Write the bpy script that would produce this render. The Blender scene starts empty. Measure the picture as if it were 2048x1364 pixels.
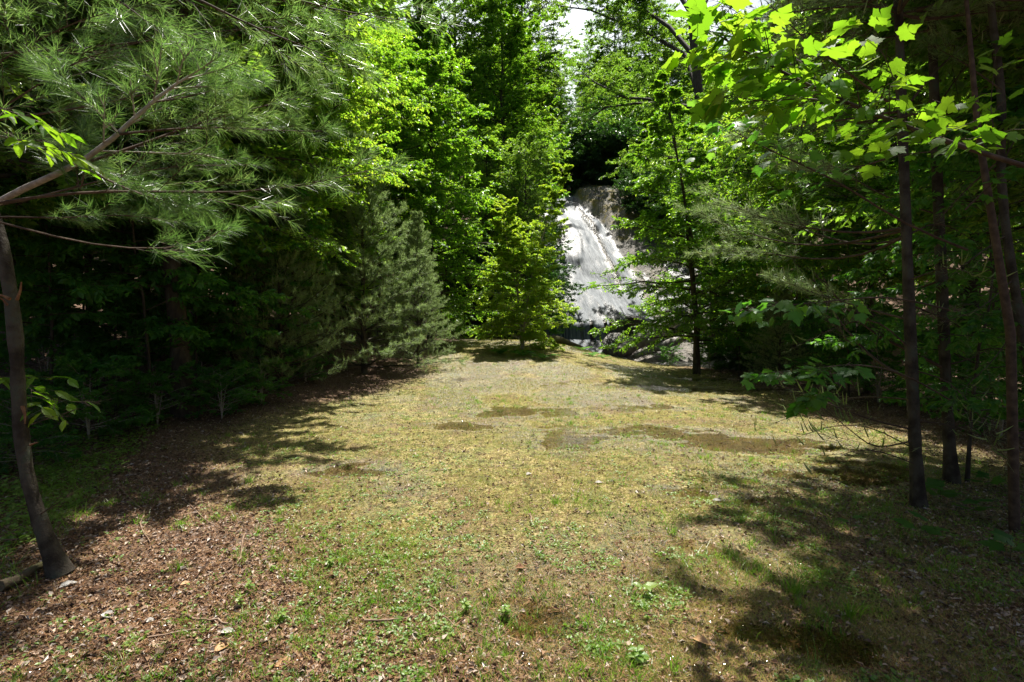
import bpy, math
import numpy as np
from mathutils import Vector
RS = np.random.RandomState
C = bpy.context.scene.collection
sc = bpy.context.scene
F = 1024.0; PITCH = math.atan(42/1024.0); CAMH = 1.6

# ---------------------------------------------------------------- noise / terrain
_perm = RS(5).rand(256, 256)
def vnoise(x, y):
    x = np.asarray(x, float); y = np.asarray(y, float)
    xi = np.floor(x).astype(int); yi = np.floor(y).astype(int)
    fx = x-xi; fy = y-yi
    fx = fx*fx*(3-2*fx); fy = fy*fy*(3-2*fy)
    g = lambda a, b: _perm[a % 256, b % 256]
    return (g(xi, yi)*(1-fx)+g(xi+1, yi)*fx)*(1-fy)+(g(xi, yi+1)*(1-fx)+g(xi+1, yi+1)*fx)*fy
def fbm(x, y, o=4):
    s = 0; a = .5; t = 0
    for i in range(o):
        s = s+a*vnoise(x*2**i+17*i, y*2**i+31*i); t += a; a *= .5
    return s/t
def ss(a, b, v):
    t = np.clip((np.asarray(v, float)-a)/(b-a), 0, 1)
    return t*t*(3-2*t)
def fall_line(y):                                   # long profile of the rock face
    y = np.asarray(y, float)
    return np.interp(y, [20, 23.6, 26.85, 27.05, 34, 42, 46, 50, 75, 110], [-1.5, -1.1, .55, 1.3, 6.0, 11.0, 11.7, 14.4, 28, 34])
def corr_left(y): return np.interp(y, [-10, 2, 5, 8, 10, 12, 16, 20], [-6, -4.6, -3.9, -3.5, -2.9, -2.4, -2.2, -1.8])
PUDDLES = [(2.1, 7.15, .8, .45), (3.0, 6.6, 1.0, .4), (.75, 6.9, .5, .55), (.3, 8.6, .9, .4), (-.55, 7.7, .5, .25), (3.4, 5.3, 1.0, .35), (1.05, 3.42, .24, .2),
           (3.9, 11.5, 2.2, .3), (1.9, 4.6, .4, .2), (-1.7, 5.4, .5, .22), (2.4, 9.2, .7, .25), (5.0, 13.5, 1.6, .3), (1.3, 2.6, .5, .2), (.1, 2.6, .35, .18)]
def pdist(x, y, px, py, rx, ry, k=1.):
    wx = .9*(fbm(x*1.7+px*7, y*2.3+3, 3)-.5); wy = .7*(fbm(x*1.9+11, y*2.6+py*5, 3)-.5)
    return ((x+wx*k-px)/rx)**2+((y+wy*k-py)/ry)**2+2.2*(fbm(x*4.2+px, y*7, 3)-.5)
def G_base(x, y):
    x = np.asarray(x, float); y = np.asarray(y, float)
    z = .75*ss(8, 20, y)*ss(5.5, .5, x)
    z = z+.38*ss(-2.6, -5.5, x)*ss(4, 11, y)+.22*np.clip(-x-9, 0, 60)+.05*np.clip(-x-4.5, 0, 6)
    z = z+.30*np.clip(x-13, 0, 60)+.05*(fbm(x*.35, y*.35, 2)-.5)*2
    yc = np.clip(21.7-.9*(x-1.5), 15.5, 21.7)
    k = ss(0, 4, y-yc)*ss(-.5, 2.2, x)*ss(17, 12, x)
    z = z*(1-k)+(-1.5)*k
    hill = fall_line(y)+1.2*(fbm(x*.16+4, y*.16, 2)-.5)*2*ss(24, 32, y)
    inside = ss(-.5, 1.2, x)*ss(15.5, 13.5, x)
    hill = np.where(y > 22, hill-1.3*inside+.5*(1-inside), -9)
    return np.maximum(z, hill)
def G(x, y):
    x = np.asarray(x, float); y = np.asarray(y, float)
    z = G_base(x, y)
    near = ss(30, 18, y)
    z = z+near*(.045*(fbm(x*2.1+9, y*2.1, 3)-.5)+.024*(fbm(x*9, y*9+3, 2)-.5))
    for px, py, rx, ry in PUDDLES:
        z = z-.032*ss(1.6, .0, pdist(x, y, px, py, rx, ry))
    return z
def g1(x, y): return float(G(x, y))
def X(px, Y): return (px-1024)/F*Y
def at(px, py, Y):
    a = (682-py)/F
    dy = math.cos(PITCH)+a*math.sin(PITCH); dz = -math.sin(PITCH)+a*math.cos(PITCH)
    k = Y/dy
    return np.array([(px-1024)/F*k, Y, CAMH+dz*k])

# ---------------------------------------------------------------- mesh helpers
class Geo:
    def __init__(s): s.ch = []; s.n = 0
    def add(s, v, faces, mat=0, smooth=False):
        v = np.asarray(v, np.float32).reshape(-1, 3)
        if not isinstance(faces, (list, tuple)): faces = [faces]
        s.ch.append((v, [np.asarray(f, np.int64)+s.n for f in faces if len(f)], mat, smooth)); s.n += len(v)
    def build(s, name, mats, parent=None, loc=(0, 0, 0)):
        me = bpy.data.meshes.new(name)
        v = np.concatenate([c[0] for c in s.ch]); lo = []; st = []; mi = []; sm = []; k = 0
        for c in s.ch:
            for f in c[1]:
                lo.append(f.ravel()); n = f.shape[1]
                st.append(k+np.arange(len(f))*n); k += f.size
                mi.append(np.full(len(f), c[2])); sm.append(np.full(len(f), c[3]))
        lo = np.concatenate(lo); st = np.concatenate(st)
        me.vertices.add(len(v)); me.vertices.foreach_set('co', v.ravel())
        me.loops.add(len(lo)); me.loops.foreach_set('vertex_index', lo.astype(np.int32))
        me.polygons.add(len(st)); me.polygons.foreach_set('loop_start', st.astype(np.int32))
        me.polygons.foreach_set('material_index', np.concatenate(mi).astype(np.int32))
        me.polygons.foreach_set('use_smooth', np.concatenate(sm).astype(bool))
        for m in mats: me.materials.append(m)
        me.update(calc_edges=True)
        o = bpy.data.objects.new(name, me); C.objects.link(o); o.location = loc
        if parent: o.parent = parent
        return o
def nrm(v): return v/np.maximum(np.linalg.norm(v, axis=-1, keepdims=True), 1e-9)
def tubes(geo, P, R, S=6, mat=0, cap=False):
    """P (M,K,3) paths, R (M,K) radii"""
    P = np.asarray(P, float); R = np.asarray(R, float)
    if P.ndim == 2: P = P[None]; R = R[None]
    M, K, _ = P.shape
    T = np.empty_like(P); T[:, 1:-1] = P[:, 2:]-P[:, :-2]; T[:, 0] = P[:, 1]-P[:, 0]; T[:, -1] = P[:, -1]-P[:, -2]
    T = nrm(T); m = nrm(P[:, -1]-P[:, 0])
    ref = np.where(np.abs(m[:, 2:3]) > .8, np.array([[1., .1, 0]]), np.array([[.1, .05, 1.]]))[:, None, :]
    A = nrm(np.cross(T, np.broadcast_to(ref, T.shape))); B = np.cross(T, A)
    th = np.arange(S)*2*math.pi/S
    V = P[:, :, None]+R[:, :, None, None]*(A[:, :, None]*np.cos(th)[None, None, :, None]+B[:, :, None]*np.sin(th)[None, None, :, None])
    idx = np.arange(M*K*S).reshape(M, K, S)
    a = idx[:, :-1]; b = idx[:, 1:]
    q = np.stack([a, np.roll(a, -1, 2), np.roll(b, -1, 2), b], -1).reshape(-1, 4)
    fs = [q]
    geo.add(V.reshape(-1, 3), fs, mat, S > 4)
    if cap:
        geo.add(V[:, 0].reshape(-1, 3), np.arange(M*S).reshape(M, S)[:, ::-1], mat)
        geo.add(V[:, -1].reshape(-1, 3), np.arange(M*S).reshape(M, S), mat)
def leaves(geo, pos, d, n, L, W, mat=0, fine=False, fold=.25, droop=.15):
    d = nrm(d); n = nrm(n-d*np.sum(n*d, -1, keepdims=True)); s = np.cross(d, n)
    L = np.broadcast_to(np.asarray(L, float), (len(pos),))[:, None]; w = L*W/2
    f = fold*w*n
    N = len(pos)
    if not fine:
        V = np.stack([pos, pos+d*L*.45+s*w+f, pos+d*L-n*L*droop, pos+d*L*.45-s*w+f], 1)
        i = np.arange(N)[:, None]*4
        geo.add(V.reshape(-1, 3), np.concatenate([i+[[0, 1, 2]], i+[[0, 2, 3]]]), mat)
    else:
        V = np.stack([pos, pos+d*L*.22+s*w*.72+f*.8, pos+d*L*.55+s*w+f-n*L*droop*.3, pos+d*L*.82+s*w*.5+f*.5-n*L*droop*.7, pos+d*L-n*L*droop*1.1,
                      pos+d*L*.82-s*w*.5+f*.5-n*L*droop*.7, pos+d*L*.55-s*w+f-n*L*droop*.3, pos+d*L*.22-s*w*.72+f*.8, pos+d*L*.5-n*L*droop*.25], 1)
        i = np.arange(N)[:, None]*9
        geo.add(V.reshape(-1, 3), np.concatenate([i+[[0, 1, 2, 8]], i+[[8, 2, 3, 4]], i+[[8, 4, 5, 6]], i+[[0, 8, 6, 7]]]), mat)
MO = [(0, 0), (.12, -.05), (.36, -.06), (.35, .07), (.50, .15), (.47, .27), (.66, .50), (.50, .50), (.41, .57), (.32, .50), (.31, .66), (.20, .76), (.11, .88), (0, 1.06)]
MO = np.array(MO+[(-a, b) for a, b in MO[-2:0:-1]])
def maple_leaves(geo, pos, d, n, L, mat=0, rng=None, droop=.3):
    d = nrm(d); n = nrm(n-d*np.sum(n*d, -1, keepdims=True)); s = np.cross(d, n)
    N = len(pos); K = len(MO)
    L = np.broadcast_to(np.asarray(L, float), (N,))[:, None, None]
    x = MO[None, :, 0, None]; y = MO[None, :, 1, None]
    wob = 1+.10*(rng.rand(N, K, 1)-.5)
    curl = droop*(.5+1.3*rng.rand(N, 1, 1))
    V = pos[:, None]+L*wob*(s[:, None]*x*.95+d[:, None]*y)-L*n[:, None]*(curl*y*y*.6+.35*curl*np.abs(x)*np.sign(.3+rng.rand(N, 1, 1)))
    mid = pos[:, None]+L*d[:, None]*.42-L*n[:, None]*(curl*.1)
    V = np.concatenate([V, mid], 1)
    i = np.arange(N)[:, None]*(K+1); f = []
    for k in range(K): f.append(i+[[K, k, (k+1) % K]])
    geo.add(V.reshape(-1, 3), np.concatenate(f), mat, True)
def needles(geo, pos, d, L, w, rng, mat=0):
    N = len(pos); d = nrm(d)
    s = nrm(np.cross(d, rng.normal(size=(N, 3))))
    L = np.broadcast_to(np.asarray(L, float), (N,))[:, None]
    V = np.stack([pos-s*w/2, pos+s*w/2, pos+d*L+np.array([[0, 0, -1]])*L*.08], 1)
    geo.add(V.reshape(-1, 3), np.arange(N*3).reshape(N, 3), mat)

# ---------------------------------------------------------------- materials
def newmat(name):
    m = bpy.data.materials.new(name); m.use_nodes = True; nt = m.node_tree; nt.nodes.clear()
    out = nt.nodes.new('ShaderNodeOutputMaterial'); return m, nt, out
def ramp(nt, cols, src, pos=None):
    r = nt.nodes.new('ShaderNodeValToRGB'); e = r.color_ramp.elements
    n = len(cols)
    for i in range(n-2): e.new(.5)
    for i, c in enumerate(cols):
        e[i].position = pos[i] if pos else i/(n-1)
    for i, c in enumerate(cols): e[i].color = (*c, 1)
    nt.links.new(src, r.inputs[0]); return r.outputs[0]
def noise(nt, scale, detail=4, rough=.55, vec=None, dim='3D'):
    n = nt.nodes.new('ShaderNodeTexNoise'); n.noise_dimensions = dim
    n.inputs['Scale'].default_value = scale; n.inputs['Detail'].default_value = detail; n.inputs['Roughness'].default_value = rough
    if vec: nt.links.new(vec, n.inputs['Vector'])
    return n.outputs['Fac']
def mixc(nt, a, b, fac, mode='MIX'):
    m = nt.nodes.new('ShaderNodeMix'); m.data_type = 'RGBA'; m.blend_type = mode
    for s, v in ((m.inputs[0], fac), (m.inputs[6], a), (m.inputs[7], b)):
        if isinstance(v, (int, float)): s.default_value = v
        elif isinstance(v, tuple): s.default_value = (*v, 1)
        else: nt.links.new(v, s)
    return m.outputs[2]
def mth(nt, op, a, b=0.0, clamp=False):
    m = nt.nodes.new('ShaderNodeMath'); m.operation = op; m.use_clamp = clamp
    for s, v in ((m.inputs[0], a), (m.inputs[1], b)):
        if isinstance(v, (int, float)): s.default_value = v
        else: nt.links.new(v, s)
    return m.outputs[0]
def leafmat(name, cols, tcols, trans=.45, rough=.38, spec=.5, pos=None):
    m, nt, out = newmat(name)
    geo = nt.nodes.new('ShaderNodeNewGeometry'); rnd = geo.outputs['Random Per Island']
    oi = nt.nodes.new('ShaderNodeObjectInfo')
    f = mth(nt, 'ADD', mth(nt, 'MULTIPLY', rnd, .72), mth(nt, 'MULTIPLY', oi.outputs['Random'], .28))
    tcn = nt.nodes.new('ShaderNodeTexCoord'); f = mth(nt, 'ADD', f, mth(nt, 'MULTIPLY', mth(nt, 'SUBTRACT', noise(nt, 1.6, 2, .5, tcn.outputs['Object']), .5), .7), True)
    c = ramp(nt, cols, f, pos); t = ramp(nt, tcols, f, pos)
    p = nt.nodes.new('ShaderNodeBsdfPrincipled'); nt.links.new(c, p.inputs['Base Color'])
    p.inputs['Roughness'].default_value = rough; p.inputs['Specular IOR Level'].default_value = spec
    tr = nt.nodes.new('ShaderNodeBsdfTranslucent'); nt.links.new(t, tr.inputs['Color'])
    mx = nt.nodes.new('ShaderNodeMixShader'); mx.inputs[0].default_value = trans
    nt.links.new(p.outputs[0], mx.inputs[1]); nt.links.new(tr.outputs[0], mx.inputs[2]); nt.links.new(mx.outputs[0], out.inputs[0])
    return m
def simplemat(name, cols, rough=.8, spec=.4, scale=20, bump=.0, detail=6, island=False, stretch=None, bscale=None):
    m, nt, out = newmat(name)
    tc = nt.nodes.new('ShaderNodeTexCoord'); v = tc.outputs['Object']
    if stretch:
        mp = nt.nodes.new('ShaderNodeMapping'); mp.inputs['Scale'].default_value = stretch; nt.links.new(v, mp.inputs[0]); v = mp.outputs[0]
    n = noise(nt, scale, detail, .6, v)
    if island:
        geo = nt.nodes.new('ShaderNodeNewGeometry'); n = mth(nt, 'ADD', mth(nt, 'MULTIPLY', n, .25), mth(nt, 'MULTIPLY', geo.outputs['Random Per Island'], .85))
        c = ramp(nt, cols, n)
    else: c = ramp(nt, cols, n, [.28+.44*i/(len(cols)-1) for i in range(len(cols))])
    p = nt.nodes.new('ShaderNodeBsdfPrincipled'); nt.links.new(c, p.inputs['Base Color'])
    p.inputs['Roughness'].default_value = rough; p.inputs['Specular IOR Level'].default_value = spec
    if bump:
        b = nt.nodes.new('ShaderNodeBump'); b.inputs['Strength'].default_value = 1; b.inputs['Distance'].default_value = bump
        nt.links.new(noise(nt, bscale or scale*1.5, 5, .65, v), b.inputs['Height']); nt.links.new(b.outputs[0], p.inputs['Normal'])
    nt.links.new(p.outputs[0], out.inputs[0]); return m
M = {}
M['beech'] = leafmat('beech_leaf', [(.045, .105, .010), (.07, .15, .012), (.12, .19, .018)], [(.18, .44, .015), (.29, .58, .02), (.50, .72, .04)], .5, .36, .6)
M['bright'] = leafmat('bright_leaf', [(.05, .13, .010), (.08, .18, .015), (.14, .23, .02)], [(.24, .54, .02), (.36, .66, .03), (.58, .74, .05)], .52, .36, .55)
M['young'] = leafmat('young_leaf', [(.07, .16, .012), (.12, .22, .018), (.20, .27, .03)], [(.32, .60, .02), (.48, .72, .03), (.66, .78, .06)], .5, .36, .55)
M['forest'] = leafmat('forest_leaf', [(.045, .10, .016), (.07, .14, .022), (.11, .17, .035)], [(.18, .40, .02), (.28, .52, .035), (.44, .62, .06)], .5, .38, .6)
M['dark'] = leafmat('rhododendron_leaf', [(.015, .05, .012), (.03, .08, .02), (.06, .11, .03)], [(.04, .15, .015), (.08, .22, .02), (.14, .3, .03)], .3, .3, .6)
M['under'] = leafmat('understory_leaf', [(.025, .09, .018), (.04, .12, .022), (.06, .15, .028)], [(.10, .36, .02), (.16, .44, .03), (.28, .54, .04)], .45, .48, .35)
M['maple'] = leafmat('maple_leaf', [(.04, .11, .012), (.06, .14, .015), (.10, .17, .02)], [(.16, .40, .012), (.27, .53, .018), (.46, .64, .03)], .55, .5, .25)
M['pine'] = leafmat('pine_needle', [(.05, .11, .035), (.09, .17, .06), (.17, .23, .09)], [(.14, .32, .05), (.24, .46, .08), (.42, .58, .14)], .42, .34, .8)
M['pinelit'] = leafmat('young_pine_needle', [(.13, .19, .085), (.20, .28, .13), (.30, .37, .19)], [(.28, .44, .12), (.40, .56, .18), (.54, .66, .26)], .42, .45, .5)
M['pinetip'] = leafmat('pine_shoot', [(.16, .24, .06), (.26, .33, .10), (.40, .42, .18)], [(.3, .45, .08), (.4, .5, .12), (.5, .55, .2)], .3, .5, .4)
M['grass'] = leafmat('grass_blade', [(.09, .17, .015), (.18, .25, .03), (.32, .33, .06), (.52, .42, .16), (.40, .26, .11)], [(.24, .40, .03), (.38, .48, .05), (.5, .44, .12), (.5, .38, .15), (.36, .22, .09)], .3, .42, .5)
M['greengrass'] = leafmat('green_grass_blade', [(.06, .15, .015), (.12, .22, .02), (.24, .28, .04)], [(.15, .42, .02), (.25, .52, .03), (.4, .6, .06)], .4, .38, .5)
M['weed'] = leafmat('weed_leaf', [(.07, .15, .02), (.13, .21, .035), (.22, .28, .06)], [(.2, .45, .03), (.3, .55, .05), (.45, .62, .08)], .4, .42, .5)
M['bark'] = simplemat('bark', [(.025, .018, .012), (.06, .048, .034), (.11, .095, .07)], .85, .3, 14, .012, 6, stretch=(1, 1, .35), bscale=40)
M['pinebark'] = simplemat('pine_bark', [(.014, .010, .007), (.036, .028, .020), (.075, .065, .048), (.065, .085, .058)], .85, .25, 7, .018, 8, stretch=(1, 1, .8), bscale=34)
M['palebark'] = simplemat('pale_bark', [(.14, .12, .09), (.30, .27, .22), (.44, .41, .36)], .6, .5, 18, .004, 6, bscale=60)
M['twig'] = simplemat('twig_bark', [(.03, .02, .012), (.07, .045, .03), (.12, .085, .055)], .8, .3, 20)
M['wound'] = simplemat('torn_wood', [(.08, .035, .015), (.18, .085, .04), (.28, .17, .09)], .8, .3, 30)
M['needle_litter'] = simplemat('needle_litter', [(.04, .018, .010), (.13, .055, .022), (.23, .11, .04), (.32, .19, .09)], .6, .3, 4, island=True)
M['leaf_litter'] = simplemat('leaf_litter', [(.03, .016, .010), (.09, .045, .024), (.18, .10, .055), (.32, .21, .13), (.42, .36, .31)], .5, .4, 4, island=True)
M['wetleaf'] = simplemat('soaked_leaf', [(.03, .016, .010), (.07, .04, .022), (.12, .08, .05)], .16, 1.0, 4, island=True)
M['stick'] = simplemat('stick_bark', [(.08, .045, .028), (.19, .12, .075), (.32, .23, .16)], .65, .4, 14, .002)
M['tanleaf'] = simplemat('dry_leaf', [(.26, .13, .05), (.40, .23, .10), (.50, .34, .19)], .55, .4, 30, .002)
M['greyleaf'] = simplemat('bleached_leaf', [(.25, .22, .19), (.40, .37, .33), (.52, .49, .44)], .45, .5, 30, .002)
M['log'] = simplemat('weathered_log', [(.07, .055, .045), (.20, .18, .155), (.36, .33, .30)], .6, .4, 5, .02, 7, bscale=12)
M['mosslog'] = simplemat('mossy_log', [(.06, .04, .025), (.13, .10, .06), (.14, .15, .04)], .85, .3, 5, .02, 7, bscale=12)

# ground
def ground_material():
    m, nt, out = newmat('forest_floor'); L = nt.links
    tc = nt.nodes.new('ShaderNodeTexCoord'); v = tc.outputs['Object']
    at_ = nt.nodes.new('ShaderNodeAttribute'); at_.attribute_name = 'zone'
    sep = nt.nodes.new('ShaderNodeSeparateColor'); L.new(at_.outputs['Color'], sep.inputs[0])
    lit, wet, moss = sep.outputs[0], sep.outputs[1], sep.outputs[2]
    n1 = noise(nt, 3.2, 6, .65, v); n2 = noise(nt, 38, 6, .7, v); n3 = noise(nt, 130, 3, .6, v)
    straw = ramp(nt, [(.035, .030, .010), (.14, .11, .030), (.34, .28, .115), (.54, .46, .25)], n2, [.34, .46, .55, .68])
    green = ramp(nt, [(.03, .042, .010), (.09, .12, .022), (.20, .21, .05)], n2, [.3, .5, .7])
    soil = ramp(nt, [(.030, .018, .012), (.10, .056, .034), (.20, .12, .075), (.33, .235, .17)], n2, [.3, .47, .58, .74])
    f = mth(nt, 'MULTIPLY', mth(nt, 'SUBTRACT', n1, .44), 8, True)
    grass = mixc(nt, straw, green, mth(nt, 'MULTIPLY', f, .6))
    grass = mixc(nt, grass, (.20, .165, .04), mth(nt, 'MULTIPLY', moss, .5))
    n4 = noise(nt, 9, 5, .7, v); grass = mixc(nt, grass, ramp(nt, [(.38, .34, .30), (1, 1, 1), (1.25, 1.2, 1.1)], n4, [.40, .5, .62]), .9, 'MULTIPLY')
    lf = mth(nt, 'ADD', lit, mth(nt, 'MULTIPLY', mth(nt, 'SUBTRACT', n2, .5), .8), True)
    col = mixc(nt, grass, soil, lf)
    wf = mth(nt, 'MULTIPLY', wet, .6)
    col = mixc(nt, col, mixc(nt, col, (.50, .46, .41), 1.0, 'MULTIPLY'), wf)
    p = nt.nodes.new('ShaderNodeBsdfPrincipled'); L.new(col, p.inputs['Base Color'])
    r = mth(nt, 'SUBTRACT', .85, mth(nt, 'MULTIPLY', wet, .48), True)
    L.new(r, p.inputs['Roughness']); L.new(mth(nt, 'ADD', .3, mth(nt, 'MULTIPLY', wet, .5)), p.inputs['Specular IOR Level'])
    b = nt.nodes.new('ShaderNodeBump'); b.inputs['Strength'].default_value = 1; b.inputs['Distance'].default_value = .02
    L.new(mth(nt, 'ADD', mth(nt, 'MULTIPLY', n2, .9), mth(nt, 'MULTIPLY', n3, .45)), b.inputs['Height']); L.new(b.outputs[0], p.inputs['Normal'])
    L.new(p.outputs[0], out.inputs[0]); return m
def rock_material():
    m, nt, out = newmat('granite_rock'); L = nt.links
    tc = nt.nodes.new('ShaderNodeTexCoord'); v = tc.outputs['Object']
    mp = nt.nodes.new('ShaderNodeMapping'); mp.inputs['Scale'].default_value = (1, .35, .35); L.new(v, mp.inputs[0])
    n1 = noise(nt, 1.1, 7, .62, mp.outputs[0]); n2 = noise(nt, 9, 6, .7, v); n3 = noise(nt, .7, 5, .6, v)
    c = ramp(nt, [(.04, .037, .034), (.12, .11, .095), (.22, .195, .165), (.30, .25, .20)], n1, [.32, .45, .56, .72])
    c = mixc(nt, c, ramp(nt, [(.5, .5, .5), (1, 1, 1)], n2, [.35, .6]), 1., 'MULTIPLY')
    at_ = nt.nodes.new('ShaderNodeAttribute'); at_.attribute_name = 'zone'
    sep = nt.nodes.new('ShaderNodeSeparateColor'); L.new(at_.outputs['Color'], sep.inputs[0])
    mf = mth(nt, 'MULTIPLY', sep.outputs[0], mth(nt, 'MULTIPLY', mth(nt, 'SUBTRACT', noise(nt, 1.9, 6, .7, v), .47), 9, True))
    c = mixc(nt, c, ramp(nt, [(.10, .09, .015), (.26, .19, .03)], n2, [.35, .6]), mf)
    p = nt.nodes.new('ShaderNodeBsdfPrincipled'); L.new(c, p.inputs['Base Color'])
    L.new(mth(nt, 'SUBTRACT', .8, mth(nt, 'MULTIPLY', sep.outputs[1], .5)), p.inputs['Roughness'])
    b = nt.nodes.new('ShaderNodeBump'); b.inputs['Strength'].default_value = 1; b.inputs['Distance'].default_value = .22
    vo = nt.nodes.new('ShaderNodeTexVoronoi'); vo.feature = 'DISTANCE_TO_EDGE'; vo.inputs['Scale'].default_value = .75
    vm = nt.nodes.new('ShaderNodeVectorMath'); vm.operation = 'ADD'; nn = nt.nodes.new('ShaderNodeTexNoise'); nn.inputs['Scale'].default_value = 1.2; nn.inputs['Detail'].default_value = 5; L.new(v, nn.inputs['Vector']); L.new(nn.outputs['Color'], vm.inputs[0]); L.new(mp.outputs[0], vm.inputs[1]); L.new(vm.outputs[0], vo.inputs['Vector'])
    crack = mth(nt, 'MULTIPLY', mth(nt, 'MINIMUM', vo.outputs['Distance'], .03), 10)
    L.new(mth(nt, 'ADD', mth(nt, 'ADD', n1, crack), mth(nt, 'MULTIPLY', n2, .35)), b.inputs['Height']); L.new(b.outputs[0], p.inputs['Normal'])
    L.new(p.outputs[0], out.inputs[0]); return m
def fall_material():
    m, nt, out = newmat('falling_water'); L = nt.links
    uv = nt.nodes.new('ShaderNodeAttribute'); uv.attribute_name = 'flow'
    def stretched(sx, sy):
        mp = nt.nodes.new('ShaderNodeMapping'); mp.inputs['Scale'].default_value = (sx, sy, 1); L.new(uv.outputs['Vector'], mp.inputs[0]); return mp.outputs[0]
    n1 = noise(nt, 1, 7, .7, stretched(5, .55)); n2 = noise(nt, 1, 6, .7, stretched(17, 1.3)); n3 = noise(nt, 1, 5, .6, stretched(.9, .35))
    dn = nt.nodes.new('ShaderNodeAttribute'); dn.attribute_name = 'zone'
    sep = nt.nodes.new('ShaderNodeSeparateColor'); L.new(dn.outputs['Color'], sep.inputs[0])
    s = mth(nt, 'ADD', mth(nt, 'MULTIPLY', n1, .6), mth(nt, 'MULTIPLY', n2, .4))
    s = mth(nt, 'ADD', s, mth(nt, 'MULTIPLY', mth(nt, 'SUBTRACT', n3, .5), 1.1))
    s = mth(nt, 'ADD', s, mth(nt, 'MULTIPLY', mth(nt, 'SUBTRACT', sep.outputs[0], .5), .55))
    foam = mth(nt, 'MULTIPLY', mth(nt, 'SUBTRACT', s, .50), 5.0, True)
    wc = ramp(nt, [(.03, .038, .048), (.075, .09, .105), (.155, .17, .188), (.40, .41, .425)], mth(nt, 'ADD', mth(nt, 'MULTIPLY', n2, .5), mth(nt, 'MULTIPLY', n1, .5)), [.36, .47, .56, .68])
    b = nt.nodes.new('ShaderNodeBump'); b.inputs['Strength'].default_value = 1; b.inputs['Distance'].default_value = .05
    L.new(mth(nt, 'ADD', n1, mth(nt, 'MULTIPLY', n2, .5)), b.inputs['Height'])
    p = nt.nodes.new('ShaderNodeBsdfPrincipled'); L.new(wc, p.inputs['Base Color']); p.inputs['Roughness'].default_value = .6; p.inputs['Specular IOR Level'].default_value = .25
    L.new(b.outputs[0], p.inputs['Normal'])
    tr = nt.nodes.new('ShaderNodeBsdfTransparent'); tr.inputs[0].default_value = (.88, .92, .95, 1)
    gl = nt.nodes.new('ShaderNodeBsdfGlossy'); gl.inputs['Roughness'].default_value = .38; L.new(b.outputs[0], gl.inputs['Normal'])
    fr = nt.nodes.new('ShaderNodeFresnel'); fr.inputs[0].default_value = 1.33; L.new(b.outputs[0], fr.inputs['Normal'])
    m1 = nt.nodes.new('ShaderNodeMixShader'); L.new(fr.outputs[0], m1.inputs[0]); L.new(tr.outputs[0], m1.inputs[1]); L.new(gl.outputs[0], m1.inputs[2])
    m2 = nt.nodes.new('ShaderNodeMixShader'); L.new(foam, m2.inputs[0]); L.new(m1.outputs[0], m2.inputs[1]); L.new(p.outputs[0], m2.inputs[2])
    L.new(m2.outputs[0], out.inputs[0]); return m
def water_material():
    m, nt, out = newmat('puddle_water'); L = nt.links
    tc = nt.nodes.new('ShaderNodeTexCoord')
    b = nt.nodes.new('ShaderNodeBump'); b.inputs['Strength'].default_value = 1; b.inputs['Distance'].default_value = .003
    L.new(noise(nt, 22, 3, .5, tc.outputs['Object']), b.inputs['Height'])
    tr = nt.nodes.new('ShaderNodeBsdfTransparent'); tr.inputs[0].default_value = (.74, .69, .58, 1)
    gl = nt.nodes.new('ShaderNodeBsdfGlossy'); gl.inputs['Roughness'].default_value = .06; L.new(b.outputs[0], gl.inputs['Normal'])
    fr = nt.nodes.new('ShaderNodeFresnel'); fr.inputs[0].default_value = 1.33; L.new(b.outputs[0], fr.inputs['Normal'])
    m1 = nt.nodes.new('ShaderNodeMixShader'); L.new(fr.outputs[0], m1.inputs[0]); L.new(tr.outputs[0], m1.inputs[1]); L.new(gl.outputs[0], m1.inputs[2])
    L.new(m1.outputs[0], out.inputs[0]); return m
M['ground'] = ground_material(); M['rock'] = rock_material(); M['fall'] = fall_material(); M['water'] = water_material()

# ---------------------------------------------------------------- scene helpers
def tag(o, label=None, cat=None, group=None, kind=None):
    if label: o['label'] = label
    if cat: o['category'] = cat
    if group: o['group'] = group
    if kind: o['kind'] = kind
    return o
def empty(name, loc, rz=0, s=1.0):
    o = bpy.data.objects.new(name, None); C.objects.link(o); o.empty_display_size = .2
    o.location = loc; o.rotation_euler = (0, 0, rz); o.scale = (s, s, s); return o
def dup(root, loc, rz=0, s=1.0, label=None, group=None, sz=None):
    r = root.copy(); C.objects.link(r); r.location = loc; r.rotation_euler = (0, 0, rz); r.scale = (s, s, sz or s)
    if label: r['label'] = label
    if group: r['group'] = group
    for ch in root.children:
        c = ch.copy(); C.objects.link(c); c.parent = r
        for g in ch.children:
            d = g.copy(); C.objects.link(d); d.parent = c
    return r
def attr(o, name, arr):
    a = o.data.color_attributes.new(name, 'FLOAT_COLOR', 'POINT')
    c = np.ones((len(arr), 4), np.float32); c[:, :arr.shape[1]] = arr; a.data.foreach_set('color', c.ravel())
def grid(geo, Xs, Ys, Z, mask=None, mat=0, smooth=True):
    XX, YY = np.meshgrid(Xs, Ys); V = np.stack([XX, YY, Z], -1).reshape(-1, 3)
    n, m = Z.shape; i = np.arange(n*m).reshape(n, m)
    q = np.stack([i[:-1, :-1], i[:-1, 1:], i[1:, 1:], i[1:, :-1]], -1)
    if mask is not None: q = q[mask]
    geo.add(V, q.reshape(-1, 4), mat, smooth)

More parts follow.
